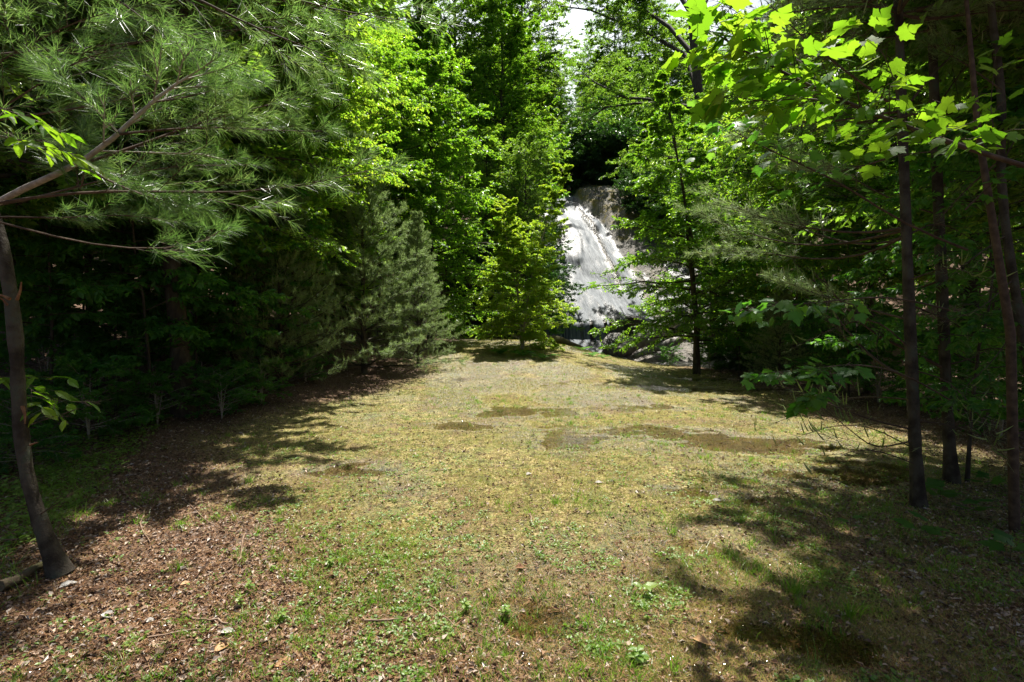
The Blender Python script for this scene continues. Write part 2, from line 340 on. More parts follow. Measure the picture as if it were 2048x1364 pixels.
# ---------------------------------------------------------------- tree generators
def path(p0, d, L, K, curve, rng, wob=.03, gravity=0.):
    t = np.linspace(0, 1, K)[:, None]
    P = p0+nrm(d)*L*t+np.array([0, 0, 1.])*L*(curve*t**2+gravity*t)
    w = np.cumsum(rng.normal(size=(K, 3)), 0)*wob*L/K; w[0] = 0
    return P+w
def pathat(P, t):
    K = len(P); f = np.clip(t, 0, 1)*(K-1); i = np.minimum(f.astype(int), K-2); u = (f-i)[:, None]
    return P[i]*(1-u)+P[i+1]*u, nrm(P[i+1]-P[i])
def broad_limb(P, r0, rng, wood, leaf, tw=10, twl=.35, lv=9, ll=.08, bare=.25, fine=False, wratio=.55, hang=.25, sub=True, wm=0, lm=0, flat=.35, twS=3, maple=False, lper=1):
    """a limb: tube, side twigs in a loose layer, leaves along the twigs"""
    K = len(P); L = np.linalg.norm(P[-1]-P[0])
    tubes(wood, P, r0*np.linspace(1, .25, K), 6 if r0 > .012 else 4, wm)
    t = bare+(1-bare)*(np.arange(tw)+rng.rand(tw))/tw
    b, d = pathat(P, t)
    up = np.array([[0, 0, 1.]])
    side = nrm(np.cross(d, up))*np.where(np.arange(tw) % 2, 1, -1)[:, None]
    td = nrm(d*.75+side*(.55+.4*rng.rand(tw, 1))+up*rng.normal(0, flat, (tw, 1)))
    tl = L*twl*(1.15-.75*t)*(.6+.6*rng.rand(tw))
    td = np.concatenate([td, nrm(P[-1:]-P[-2:-1])]); b = np.concatenate([b, P[-1:]]); tl = np.append(tl, L*twl*.4)
    if sub:                                          # secondary twigs
        k = 3
        u = rng.rand(len(b), k)*.7+.15
        sb = b[:, None]+td[:, None]*(tl[:, None]*u)[..., None]
        sdn = nrm(td[:, None]+rng.normal(0, .55, (len(b), k, 3))*np.array([1, 1, .5]))
        sl = tl[:, None]*(.35+.35*rng.rand(len(b), k))
        b = np.concatenate([b, sb.reshape(-1, 3)]); td = np.concatenate([td, sdn.reshape(-1, 3)]); tl = np.concatenate([tl, sl.ravel()])
    n = len(b); tt = np.linspace(0, 1, 3)
    TP = b[:, None]+td[:, None]*(tl[:, None]*tt)[..., None]-up[None]*(tl[:, None]*tt**2*.18)[..., None]
    tubes(wood, TP, np.maximum(.0016, r0*.22)*np.array([[1, .7, .35]])*np.ones((n, 1)), twS, wm)
    m = max(2, lv)
    u = (np.arange(m)+.3+.6*rng.rand(n, m))/m
    lp = b[:, None]+td[:, None]*(tl[:, None]*u)[..., None]-up[None]*(tl[:, None]*u**2*.18)[..., None]
    sd = nrm(np.cross(td, up))[:, None]*np.where((np.arange(m) % 2)[None], 1, -1)[..., None]
    ld = td[:, None]*.55+sd*.8+up[None]*(-hang+rng.normal(0, .22, (n, m)))[..., None]+rng.normal(0, .25, (n, m, 3))
    ln = up[None]+rng.normal(0, .38, (n, m, 3))
    if maple:
        pet = nrm(ld)*ll*.5
        pp = lp.reshape(-1, 3); q = pp+pet.reshape(-1, 3)
        tubes(wood, np.stack([pp, q], 1), np.full((len(pp), 2), .0014), 3, wm)
        maple_leaves(leaf, q, ld.reshape(-1, 3), ln.reshape(-1, 3), ll*(.55+.7*rng.rand(len(q))), lm, rng)
    else:
        leaves(leaf, lp.reshape(-1, 3), ld.reshape(-1, 3), ln.reshape(-1, 3), ll*(.65+.6*rng.rand(n*m)), wratio, lm, fine)
def pine_limb(P, r0, rng, wood, ndl, tw=9, twl=.45, bare=.3, nl=.085, nw=.002, per=26, wm=0, lm=0, tips=None, tipm=1, subk=4, spread=.75):
    K = len(P); L = np.linalg.norm(P[-1]-P[0]); up = np.array([[0, 0, 1.]])
    tubes(wood, P, r0*np.linspace(1, .22, K), 6 if r0 > .01 else 4, wm)
    t = bare+(1-bare)*(np.arange(tw)+rng.rand(tw)*.8)/tw
    b, d = pathat(P, t)
    side = nrm(np.cross(d, up))*np.where(np.arange(tw) % 2, 1, -1)[:, None]
    td = nrm(d*.8+side*(.5+.35*rng.rand(tw, 1))+up*rng.normal(.08, .15, (tw, 1)))
    tl = L*twl*(1.1-.8*t)*(.6+.6*rng.rand(tw))
    td = np.concatenate([td, nrm(P[-1:]-P[-2:-1])]); b = np.concatenate([b, P[-1:]]); tl = np.append(tl, L*twl*.3)
    u = .25+.7*rng.rand(len(b), subk)
    sb = b[:, None]+td[:, None]*(tl[:, None]*u)[..., None]
    sd = nrm(td[:, None]+rng.normal(0, .5, (len(b), subk, 3))*np.array([1, 1, .6])+np.array([0, 0, .12]))
    sl = np.maximum(tl[:, None]*(.22+.3*rng.rand(len(b), subk)), .05)
    n0 = len(b)
    b2 = np.concatenate([b, sb.reshape(-1, 3)]); td2 = np.concatenate([td, sd.reshape(-1, 3)]); tl2 = np.concatenate([tl, sl.ravel()])
    n = len(b2); tt = np.linspace(0, 1, 3)
    TP = b2[:, None]+td2[:, None]*(tl2[:, None]*tt)[..., None]
    tubes(wood, TP, np.maximum(.0016, r0*.25)*np.array([[1, .7, .4]])*np.ones((n, 1)), 3, wm)
    if not per: return
    u = 1-(1-.1)*rng.rand(n, per)**1.3
    np_ = b2[:, None]+td2[:, None]*(tl2[:, None]*u)[..., None]
    rd = nrm(np.cross(np.broadcast_to(td2[:, None], (n, per, 3)), rng.normal(size=(n, per, 3))))
    nd = td2[:, None]*(1-.3*rng.rand(n, per, 1))+rd*(spread*(.5+.7*rng.rand(n, per, 1)))
    needles(ndl, np_.reshape(-1, 3), nd.reshape(-1, 3), nl*(.7+.5*rng.rand(n*per)), nw, rng, lm)
    if tips is not None:                             # pale new shoots
        e = b2+td2*tl2[:, None]; k = rng.rand(n) < tips
        e = e[k]; dd = nrm(td2[k]*.6+up*.8+rng.normal(0, .25, (k.sum(), 3))); l = nl*(.8+.7*rng.rand(k.sum()))[:, None]
        TP = e[:, None]+dd[:, None]*(l*np.array([[0, .5, 1]]))[..., None]+up[None]*(l*np.array([[0, .0, .12]]))[..., None]
        tubes(ndl, TP, np.array([[.006, .0055, .002]])*np.ones((len(e), 1)), 4, tipm)
def trunk_path(H, lean, rng, K=12, wob=.02):
    t = np.linspace(0, 1, K)
    P = np.stack([lean[0]*t**1.5*H, lean[1]*t**1.5*H, t*H], -1)
    w = np.cumsum(rng.normal(size=(K, 3))*[1, 1, 0], 0)*wob*H/K*2; w -= w[0]
    P = P+w; P[0, 2] = -.25; return P
def make_broad(name, label, cat, seed, H=12, R=3, base=.2, nl=60, r=.1, leafm='beech', ll=.08, lv=9, tw=9, up=.35, shape='cone', droop=.18, group=None, fine=False, hang=.25, wood='bark', lean=(0, 0), twl=.4, wr=.55, stems=1, twS=3, thickbot=1.0):
    rng = RS(seed); t = empty(name, (0, 0, 0)); tag(t, label, cat, group)
    W = Geo(); Lf = Geo()
    for s in range(stems):
        ln = (lean[0]+(rng.normal(0, .12) if stems > 1 else 0), lean[1]+(rng.normal(0, .12) if stems > 1 else 0))
        TP = trunk_path(H*(1 if s == 0 else rng.uniform(.6, .95)), ln, rng)
        rad = r*(1 if s == 0 else .7)*(1-np.linspace(0, 1, 12)*.9); rad[0] *= 1.35
        tubes(W, TP, rad, 9)
        N = nl//stems
        h = base+(1-base)*(np.arange(N)+rng.rand(N))/N
        for i in range(N):
            q, _ = pathat(TP, np.array([h[i]])); q = q[0]
            v = (h[i]-base)/(1-base)
            if shape == 'cone': pr = R*(1-v)**.75*(.55+.45*min(1, v*5+.3))*thickbot
            elif shape == 'round': pr = R*math.sqrt(max(.03, 1-(2*v-.9)**2*.8))
            else: pr = R*(.45+.9*v)*(1 if v < .8 else (1-v)*3+.4)
            az = i*2.4+rng.rand()*.9
            u = up*(.4+1.1*v)+rng.normal(0, .12)
            d = np.array([math.cos(az), math.sin(az), u]); L = max(.35, pr*(.7+.45*rng.rand()))
            P = path(q, d, L, 7, -droop+rng.normal(0, .05), rng, .12)
            broad_limb(P, max(.006, r*.42*(1-h[i]*.75)*(L/R+.2)), rng, W, Lf, tw, twl, lv, ll, .15, fine, wr, hang, lm=0, twS=twS)
    W.build('trunk', [M[wood]], t); Lf.build('crown', [M[leafm]], t)
    return t
def make_pine(name, label, cat, seed, H=6, R=1.8, base=.08, nl=60, r=.07, per=26, nlen=.09, nw=.004, matn='pinelit', tips=.35, group=None, up=.35, tw=8, bare=.25, wood='pinebark', curve=.12):
    rng = RS(seed); t = empty(name, (0, 0, 0)); tag(t, label, cat, group)
    W = Geo(); N_ = Geo(); TP = trunk_path(H, (0, 0), rng, wob=.008)
    rad = r*(1-np.linspace(0, 1, 12)*.92); rad[0] *= 1.3; tubes(W, TP, rad, 9)
    for i in range(nl):
        h = base+(1-base)*((i//5)+.15*rng.rand())/math.ceil(nl/5)
        q, _ = pathat(TP, np.array([h])); q = q[0]; v = (h-base)/(1-base)
        L = max(.25, R*(1-v)**.8*(.75+.4*rng.rand())); az = i*1.2566+(i//5)*.6+rng.normal(0, .15)
        d = np.array([math.cos(az), math.sin(az), up*(.2+1.6*v)+rng.normal(0, .06)])
        pine_limb(path(q, d, L, 7, curve, rng, .08), max(.006, r*.33*(1-h*.7)), rng, W, N_, tw, .45, bare, nlen, nw, per, tips=tips)
    W.build('trunk', [M[wood]], t); N_.build('crown', [M[matn], M['pinetip']], t)
    return t

def gpt(px, py):
    Y = 4.0
    for _ in range(40):
        p = at(px, py, Y); z = g1(p[0], Y)
        Yn = (CAMH-z)/max(1e-3, (CAMH-p[2])/Y); Y = .5*Y+.5*min(Yn, 40)
    p = at(px, py, Y); return np.array([p[0], Y, g1(p[0], Y)])

# ================================================================ SETTING
def build_ground():
    xs = np.concatenate([np.arange(-70, -14, 2.), np.arange(-14, -6, .4), np.arange(-6, 7, .07), np.arange(7, 16, .35), np.arange(16, 74, 2.)])
    ys = np.concatenate([np.arange(-30, 0, 1.5), np.arange(0, 1.6, .3), np.arange(1.6, 8, .045), np.arange(8, 24, .1), np.arange(24, 46, .6), np.arange(46, 125, 3.)])
    XX, YY = np.meshgrid(xs, ys); Z = G(XX, YY)
    g = Geo(); grid(g, xs, ys, Z)
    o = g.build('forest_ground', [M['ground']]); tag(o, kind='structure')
    x = XX.ravel(); y = YY.ravel()
    n = fbm(x*.8+3, y*.8, 4); n2 = fbm(x*2.5, y*2.5+7, 4)
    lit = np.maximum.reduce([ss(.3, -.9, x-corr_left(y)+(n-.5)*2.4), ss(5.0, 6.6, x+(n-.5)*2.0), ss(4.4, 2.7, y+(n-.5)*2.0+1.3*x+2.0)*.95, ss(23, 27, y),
                             .75*ss(1.8, 3.0, x+(n-.5)*1.5)*ss(5.6, 3.6, y), .55*ss(.56, .72, n2)])
    wet = np.clip(ss(.42, .58, fbm(x*.9+40, y*.6, 4))*ss(-3.4, -1.2, x)*ss(5.5, 3.5, x)+ss(4.2, 2.8, y+.6*np.abs(x-.3)), 0, 1)
    for a, b, rx, ry in PUDDLES: wet = np.maximum(wet, ss(3.4, .6, pdist(x, y, a, b, rx, ry)))
    moss = ss(.50, .66, fbm(x*.7+70, y*.7, 4))*ss(5, 8, y)*ss(22, 18, y)
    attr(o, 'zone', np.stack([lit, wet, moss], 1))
    # puddles: one sheet of standing water just under the general level; only the hollows lie below it
    xs = np.arange(-3.6, 6.4, .08); ys = np.concatenate([np.arange(1.7, 9.8, .06), np.arange(9.8, 17, .12)]); XX, YY = np.meshgrid(xs, ys)
    Z = G_base(XX, YY)-.011; lo = Z > G(XX, YY)-.004
    d = np.zeros_like(XX, bool)
    for a, b, rx, ry in PUDDLES: d |= ((XX-a)/rx)**2+((YY-b)/ry)**2 < 2.2
    lo &= d
    mk = lo[:-1, :-1] | lo[1:, :-1] | lo[:-1, 1:] | lo[1:, 1:]
    g = Geo(); grid(g, xs, ys, Z, mk); tag(g.build('puddle_water', [M['water']]), kind='structure')
build_ground()

def ridge(y): return np.interp(y, [28, 29.6, 33.5, 36.7, 40, 42], [6.9, 6.3, 5.95, 5.75, 5.1, 4.7])
def right_edge(y): return np.interp(y, [23, 27, 32, 36.7, 40, 42, 46], [7.4, 7.6, 7.4, 6.9, 5.7, 5.1, 4.9])
def rock_z(x, y):
    z = fall_line(y+.5*(fbm(x*.5, y*.1+3, 2)-.5)-.25*np.sin(x*.9)*ss(24, 27, y)*ss(30, 27, y))
    z = z+.55*(fbm(x*.35+2, y*.22, 3)-.5)*ss(26, 29, y)+.22*(fbm(x*1.3, y*.8, 3)-.5)+.16*(np.abs(fbm(x*1.1+8, y*1.6, 4)-.5)*4-.5)*ss(-.3, .6, x-right_edge(y))
    for k, (yy, hh) in enumerate(((30.2, .22), (33.1, .16), (36.4, .2), (39.2, .14))):   # thin ledges across the face
        z = z+hh*ss(.45, .62, fbm(x*.5+k*9, y*.2, 2))*ss(-.12, .12, y-yy-.35*np.sin(x*.7+k)-1.6*(fbm(x*.6, 3.+k*5, 3)-.5))
    z = z+.14*np.exp(-((x-ridge(y)-.05)/.35)**2)*ss(27.5, 29, y)
    z = z+.6*ss(.0, .7, x-right_edge(y)-.2*np.sin(y*2))*ss(35.2, 38, y)*ss(11, 8.8, x)*(.8+.5*fbm(x*.9, y*.9, 3))
    z = z+.5*ss(right_edge(y)+.2, right_edge(y)+1.6, x)*ss(27, 29, y)
    z = z+.9*ss(5.5, 6.3, x)*ss(8.4, 7.2, x)*np.exp(-((y-26.9)/.5)**2)*.5
    edge = np.minimum(x+.2-np.interp(y, [22, 28, 42, 48], [.3, .6, 2.2, 2.6]), np.interp(y, [22, 28, 42, 48], [13, 14.3, 10.4, 9.5])-x)
    return z-1.9*ss(.9, -.4, edge+.8*(fbm(x*.9, y*.9, 3)-.5))
def build_fall():
    xs = np.arange(-.4, 15, .09); ys = np.concatenate([np.arange(20.4, 28, .07), np.arange(28, 48, .11)]); XX, YY = np.meshgrid(xs, ys)
    Z = rock_z(XX, YY); g = Geo()
    sh = .75*ss(26.1, 26.8, YY)*(YY < 26.95)*ss(3.6, 4.6, XX)*ss(8.2, 7.2, XX)   # recess under the lowest ledge
    n_, m_ = Z.shape; i = np.arange(n_*m_).reshape(n_, m_)
    g.add(np.stack([XX, YY+sh, Z], -1).reshape(-1, 3), np.stack([i[:-1, :-1], i[:-1, 1:], i[1:, 1:], i[1:, :-1]], -1).reshape(-1, 4), 0, True)
    o = g.build('rock_face', [M['rock']]); tag(o, 'sloping wet granite slab carrying the waterfall, mossy brown hump at its top right', 'rock slab')
    hump = ss(.0, .6, XX-right_edge(YY))*ss(34, 37, YY)
    attr(o, 'zone', np.stack([np.maximum(ss(.2, .7, hump), .5*ss(9, 12, XX)).ravel(), ss(.5, -.8, XX-right_edge(YY)).ravel(), XX.ravel()*0], 1))
    wx = XX+.16*(YY-34)
    le = np.interp(YY, [22, 28, 42, 48], [1.2, 1.0, 3.0, 3.6]); re = right_edge(YY)+.35*(fbm(YY*1.3, YY*.2, 3)-.5)
    den = ss(-.3, .6, XX-le)*ss(.25, -.35, XX-re)
    den = den*(1-.95*np.exp(-((XX-ridge(YY)-.1)/.26)**2)*ss(28.8, 30.5, YY)*ss(41.5, 39.5, YY))
    side = ss(0, 1, XX-re)*ss(13, 10, XX)*ss(35, 30, YY+.3*XX-2)*ss(.42, .6, fbm(wx*1.6, YY*.35, 3)); den = np.maximum(den, .5*side)
    den = den*np.where(YY < 26.9, ss(5.9, 5.3, XX)*ss(2.0, 2.6, XX), 1)
    st = ss(26.3, 26.6, YY)*ss(27.6, 27.1, YY)
    den = den*(1-.97*st*ss(3.2, 4.2, XX)*(fbm(XX*5, YY*0+2, 2) < .44+.12*ss(4.5, 6.5, XX)))
    den = den*(1-.35*ss(.5, .68, fbm(wx*1.1+5, YY*.28, 4)))
    den = den*(1-.6*np.exp(-(((XX-3.6)/1.1)**2+((YY-34.5)/1.6)**2)))*(1-.5*np.exp(-(((XX-3.2)/1.0)**2+((YY-29.5)/1.8)**2)))  # two patches of water thinned to dark rock, standing in for tree shade
    off = .035+.05*fbm(wx*5, YY*.7, 3)
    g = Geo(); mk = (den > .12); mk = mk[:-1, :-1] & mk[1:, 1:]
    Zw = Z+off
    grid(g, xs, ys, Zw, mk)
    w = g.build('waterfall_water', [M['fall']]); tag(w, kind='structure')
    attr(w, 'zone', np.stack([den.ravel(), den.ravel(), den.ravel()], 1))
    a = w.data.attributes.new('flow', 'FLOAT_VECTOR', 'POINT')
    a.data.foreach_set('vector', np.stack([wx.ravel(), YY.ravel()*1.2, 0*XX.ravel()], 1).astype(np.float32).ravel())
build_fall()

def boulder(name, label, loc, size, seed, mat='rock', rz=0):
    import bmesh
    bm = bmesh.new(); bmesh.ops.create_icosphere(bm, subdivisions=4, radius=1); rng = RS(seed); o1 = rng.rand(2)*50
    me = bpy.data.meshes.new(name)
    for v in bm.verts:
        c = v.co; n = fbm(np.array([c.x*1.3+o1[0]+c.z]), np.array([c.y*1.3+o1[1]-c.z*.7]), 4)[0]-.5
        k = 1+.55*n; v.co = Vector((c.x*size[0]*k, c.y*size[1]*k, c.z*size[2]*k))
    for f in bm.faces: f.smooth = True
    bm.to_mesh(me); me.materials.append(M[mat]); o = bpy.data.objects.new(name, me); C.objects.link(o)
    o.location = loc; o.rotation_euler = (0, 0, rz); tag(o, label, 'boulder'); attr(o, 'zone', np.zeros((len(me.vertices), 3))+np.array([0, 1, 0])); return o
def log(name, label, cat, pts, radii, mat, seed):
    rng = RS(seed); P = np.array(pts, float); K = 26
    u = np.linspace(0, 1, K); i = u*(len(P)-1); P = np.stack([np.interp(i, range(len(P)), P[:, k]) for k in range(3)], 1); R = np.interp(u, np.linspace(0, 1, len(radii)), radii)
    g = Geo(); S = 14; T = nrm(P[-1]-P[0]); A = nrm(np.cross(T, [0, 0, 1])); B = np.cross(T, A); th = np.arange(S)/S*2*math.pi
    nn = fbm(u[:, None]*9+seed+0*th, 3*np.cos(th)[None]+seed*2+3*np.sin(th)[None]*.7, 4)
    RR = R[:, None]*(.8+.45*nn)
    V = P[:, None]+RR[..., None]*(A*np.cos(th)[None, :, None]+B*np.sin(th)[None, :, None]); idx = np.arange(K*S).reshape(K, S); a = idx[:-1]; b = idx[1:]
    g.add(V, [np.stack([a, np.roll(a, -1, 1), np.roll(b, -1, 1), b], -1).reshape(-1, 4), idx[:1, ::-1], idx[-1:]], 0, True)
    return tag(g.build(name, [M[mat]]), label, cat)
boulder('boulder', 'rounded pale wet boulder at the foot of the waterfall beside the leaning log', (5.25, 25.6, .25), (.75, .6, .62), 3)
boulder('boulder', 'dark square boulder above the leaning log at the right end of the ledge', (7.5, 26.9, 1.0), (.75, .6, .55), 8, rz=.4)
boulder('boulder', 'small dark stone in the creek just below the rounded boulder', (5.35, 24.2, -.45), (.28, .25, .3), 9)
boulder('boulder', 'low flat slab of rock right of the creek, below the leaning log', (7.6, 23.5, -.75), (2.3, 1.3, .42), 12, rz=-.1)
boulder('boulder', 'long low rock behind the dark trunks on the right bank of the creek', (10.8, 23.8, -.6), (2.2, 1.1, .5), 16, rz=.15)
log('fallen_log', 'thick weathered grey log leaning out of the creek against the ledge', 'log', [at(1238, 704, 24.6), at(1290, 676, 25.1), at(1350, 640, 25.9)], [.26, .38, .30], 'log', 4)
log('fallen_log', 'dark rotten log propped to the right of the thick weathered log', 'log', [at(1268, 714, 24.7), at(1345, 684, 25.0), at(1410, 660, 25.6)], [.12, .2, .16], 'log', 7)
log('fallen_log', 'mossy brown log lying along the grass edge above the creek', 'log', [(.95, 21.3, g1(.95, 21.3)+.12), (2.0, 21.5, g1(2.0, 21.5)+.16), (3.0, 21.9, g1(2.6, 21.4)+.02)], [.14, .17, .11], 'mosslog', 5)

# ================================================================ GROUND COVER (uncountable)
def scatter(n, rng, x0, x1, y0, y1, p=2.0):
    u = rng.rand(n); y = (y0**(1-p)+u*(y1**(1-p)-y0**(1-p)))**(1/(1-p)) if p != 1 else y0*(y1/y0)**u
    x = rng.uniform(-1.02, 1.02, n)*(y*1.02+.6); k = (x > x0) & (x < x1); return x[k], y[k]
def blades(g, x, y, h, w, rng, lean=.5, mat=0, fine=False):
    n = len(x); z = G(x, y)-.004; az = rng.rand(n)*6.283; s = np.stack([np.cos(az), np.sin(az), 0*az], 1)
    az2 = rng.rand(n)*6.283; l = lean*(.3+rng.rand(n)); d = np.stack([np.cos(az2)*l, np.sin(az2)*l, np.ones(n)], 1)
    p = np.stack([x, y, z], 1); h = h[:, None]; w = (w*np.ones(n))[:, None]; dh = np.stack([d[:, 0], d[:, 1], 0*x], 1)
    if fine:
        V = np.stack([p-s*w, p+s*w, p+d*h*.55-s*w*.8, p+d*h*.55+s*w*.8, p+d*h*.9+dh*h*.6], 1).reshape(-1, 3); i = np.arange(n)[:, None]*5
        g.add(V, [i+[[0, 1, 3, 2]], i+[[2, 3, 4]]], mat)
    else:
        V = np.stack([p-s*w, p+s*w, p+d*h+dh*h*.4], 1).reshape(-1, 3); g.add(V, np.arange(3*n).reshape(n, 3), mat)
def edge_mask(x, y, rng, soft=.6):
    return (x > corr_left(y)+rng.normal(0, soft, len(x))) & (x < 5.4+rng.normal(0, soft, len(x))+.0*y)
def build_cover():
    rng = RS(21)
    g = Geo()
    x, y = scatter(800000, rng, -7, 7.5, 1.9, 22, 1.35); k = edge_mask(x, y, rng); x = x[k]; y = y[k]
    den = .40+1.2*ss(.40, .58, fbm(x*1.3, y*1.3+5, 4))
    den = den*(1-.93*ss(4.0, 2.8, y+1.3*x+1.9+(fbm(x*2, y*2, 2)-.5)*1.6))*(1-.7*ss(1.8, 2.6, x)*ss(5.5, 4.5, y))
    for a, b, rx, ry in PUDDLES: den = den*(1-.5*(((x-a)/rx)**2+((y-b)/ry)**2 < 1))
    k = rng.rand(len(x)) < den; x = x[k]; y = y[k]
    h = (.012+.028*rng.rand(len(x))**2)*(1+.6*ss(4, 14, y)); blades(g, x, y, h, .0011+.00030*y, rng, .8)
    o = g.build('grass', [M['grass']]); tag(o, kind='stuff', label='thin dry and green grass of the clearing', cat='grass')
    # greener longer tufts
    g = Geo(); cx, cy = scatter(2600, rng, -6, 5.5, 2.1, 18, 1.5); k = edge_mask(cx, cy, rng, .3) & (fbm(cx*.9+30, cy*.9, 3) > .45); cx = cx[k]; cy = cy[k]
    nb = rng.randint(6, 26, len(cx)); x = np.repeat(cx, nb); y = np.repeat(cy, nb); r = .03*rng.rand(len(x))**.7*(1+y*.12); a = rng.rand(len(x))*6.28
    x = x+r*np.cos(a); y = y+r*np.sin(a); blades(g, x, y, .03+.05*rng.rand(len(x)), .0014+.0002*y, rng, .6, fine=True)
    # the lush left verge
    x = rng.uniform(-7.5, -2.6, 60000); y = rng.uniform(2.7, 7.5, 60000)
    k = (x < -3.2+1.2*(fbm(x*2, y*2, 2)-.5)-.35*(y-3)) & (fbm(x*1.7, y*1.7+9, 3) > .47) & (rng.rand(len(x)) < .4) & (y < 5.6) & (np.abs(x) < y*1.1+.5); x = x[k]; y = y[k]
    blades(g, x, y, .05+.13*rng.rand(len(x))**1.5, .002, rng, .8, fine=True)
    x = rng.uniform(.4, 3.6, 9000); y = rng.uniform(2.1, 4.6, 9000); k = fbm(x*2.2+50, y*2.2, 3) > .56; x = x[k]; y = y[k]
    blades(g, x, y, .03+.09*rng.rand(len(x))**1.5, .0018, rng, .8, fine=True)
    o = g.build('grass', [M['greengrass']]); tag(o, kind='stuff', label='longer fresh green grass in tufts and along the left verge', cat='grass')
    # small weeds
    g = Geo(); cx, cy = scatter(11000, rng, -6, 5, 2.0, 14, 1.7); k = edge_mask(cx, cy, rng, .4) & (fbm(cx*1.2+12, cy*1.2, 3) > .44) & (rng.rand(len(cx)) < .15+.85*ss(2.8, 4.0, cy+1.3*cx+1.9)); cx = cx[k]; cy = cy[k]
    ax = rng.uniform(-7.5, -2.9, 3800); ay = rng.uniform(3.1, 8.5, 3800); k = (ax < -3.2-.4*(ay-3)) & (fbm(ax*1.5, ay*1.5, 2) > .35); cx = np.append(cx, ax[k]); cy = np.append(cy, ay[k]); big = np.append(np.zeros(len(cx)-k.sum()), np.ones(k.sum()))
    nb = rng.randint(4, 10, len(cx)); x = np.repeat(cx, nb); y = np.repeat(cy, nb); bg = np.repeat(big, nb); n = len(x)
    a = rng.rand(n)*6.28; rr = (.004+.03*rng.rand(n))*(1+bg*1.5); p = np.stack([x+rr*np.cos(a), y+rr*np.sin(a), G(x, y)+.006+(.012+.06*bg)*rng.rand(n)], 1)
    d = np.stack([np.cos(a), np.sin(a), .25+.4*rng.rand(n)], 1); nn = np.array([[0, 0, 1.]])+rng.normal(0, .3, (n, 3))
    leaves(g, p, d, nn, (.012+.016*rng.rand(n))*(1+.9*bg), .65, 0, True, .2, .2)
    o = g.build('ground_cover', [M['weed']]); tag(o, kind='stuff', label='tiny broad leaved weeds and clover in the grass', cat='weeds')
    # fallen needles and straw
    g = Geo(); x, y = scatter(240000, rng, -9, 9, 1.9, 16, 1.9); k = rng.rand(len(x)) < np.maximum.reduce([.35+0*x, ss(4.6, 2.8, y+1.2*x+1.6), ss(.4, -.6, x-corr_left(y)), ss(4.8, 5.8, x)]); x = x[k]; y = y[k]; n = len(x)
    a = rng.rand(n)*6.28; L = .015+.05*rng.rand(n)**1.5; d = np.stack([np.cos(a), np.sin(a), rng.normal(0, .18, n)], 1); p = np.stack([x, y, G(x, y)+.003+.010*rng.rand(n)], 1)
    s = np.stack([-np.sin(a), np.cos(a), rng.normal(0, .3, n)], 1)*(.0007+.00013*y)[:, None]; q = p+d*L[:, None]
    bend = s*rng.normal(0, 2.5, (n, 1)); mid = (p+q)/2+bend
    V = np.stack([p-s, p+s, mid+s, mid-s, q+s*.6, q-s*.6], 1).reshape(-1, 3); i = np.arange(n)[:, None]*6
    g.add(V, [np.concatenate([i+[[0, 1, 2, 3]], i+[[3, 2, 4, 5]]])])
    o = g.build('fallen_needles', [M['needle_litter']]); tag(o, kind='stuff', label='rust brown fallen pine needles and straw', cat='needles')
    # leaf litter
    g = Geo(); x, y = scatter(170000, rng, -12, 12, 1.9, 20, 1.5)
    k = rng.rand(len(x)) < np.maximum.reduce([.17+0*x, .95*ss(4.6, 2.8, y+1.2*x+1.6), ss(.5, -.5, x-corr_left(y)), ss(4.6, 5.8, x), .7*ss(1.6, 2.6, x)*ss(5.6, 4.6, y)]); x = x[k]; y = y[k]; n = len(x)
    a = rng.rand(n)*6.28; d = np.stack([np.cos(a), np.sin(a), rng.normal(0, .25, n)], 1); p = np.stack([x, y, G(x, y)+.004+.012*rng.rand(n)], 1)
    leaves(g, p, d, np.array([[0, 0, 1.]])+rng.normal(0, .5, (n, 3)), .010+.030*rng.rand(n)**2+.0012*y, .6, 0, False, .5, .25)
    x, y = scatter(90000, rng, -3.5, 5, 1.9, 9.5, 2.0); k = rng.rand(len(x)) < .03+.97*np.clip(ss(.42, .6, fbm(x*1.1+40, y*.9, 4))*ss(-3.2, -.8, x)+ss(3.6, 2.6, y+.5*np.abs(x-.4)), 0, 1); x = x[k]; y = y[k]; n = len(x)
    a = rng.rand(n)*6.28; d = np.stack([np.cos(a), np.sin(a), rng.normal(0, .35, n)], 1); p = np.stack([x, y, G(x, y)+.004+.010*rng.rand(n)], 1)
    leaves(g, p, d, np.array([[0, 0, 1.]])+rng.normal(0, .45, (n, 3)), .0035+.0035*rng.rand(n)+.0006*y, .8, 1, False, .4, .2)
    o = g.build('leaf_litter', [M['leaf_litter'], M['wetleaf']]); tag(o, kind='stuff', label='brown and bleached leaf litter on the ground', cat='leaf litter')
build_cover()

# single sticks, leaves and plants that can be pointed at
def stick(pix, r, label, mat='stick', lift=.012):
    P = np.array([gpt(*q) for q in pix]); P[:, 2] += lift+r
    K = 9; u = np.linspace(0, len(P)-1, K); P = np.stack([np.interp(u, range(len(P)), P[:, k]) for k in range(3)], 1); P += RS(len(label)).normal(0, .004, P.shape)
    g = Geo(); tubes(g, P, r*np.linspace(1, .55, K), 6, 0, True); tag(g.build('fallen_stick', [M[mat]]), label, 'stick', 'sticks lying on the clearing')
stick([(365, 1240), (410, 1246), (455, 1254)], .008, 'short dark thick stick on brown needles at lower left')
stick([(295, 1284), (370, 1268), (445, 1258)], .005, 'thin pale stick just below the short dark stick')
stick([(292, 1020), (280, 1052), (300, 1092)], .007, 'hooked reddish stick right of the leaning pine trunk')
stick([(488, 1074), (480, 1120), (458, 1150)], .006, 'curved tan stick in the needles left of centre')
stick([(350, 985), (400, 1035), (452, 1070)], .005, 'long straight stick pointing at the curved tan stick')
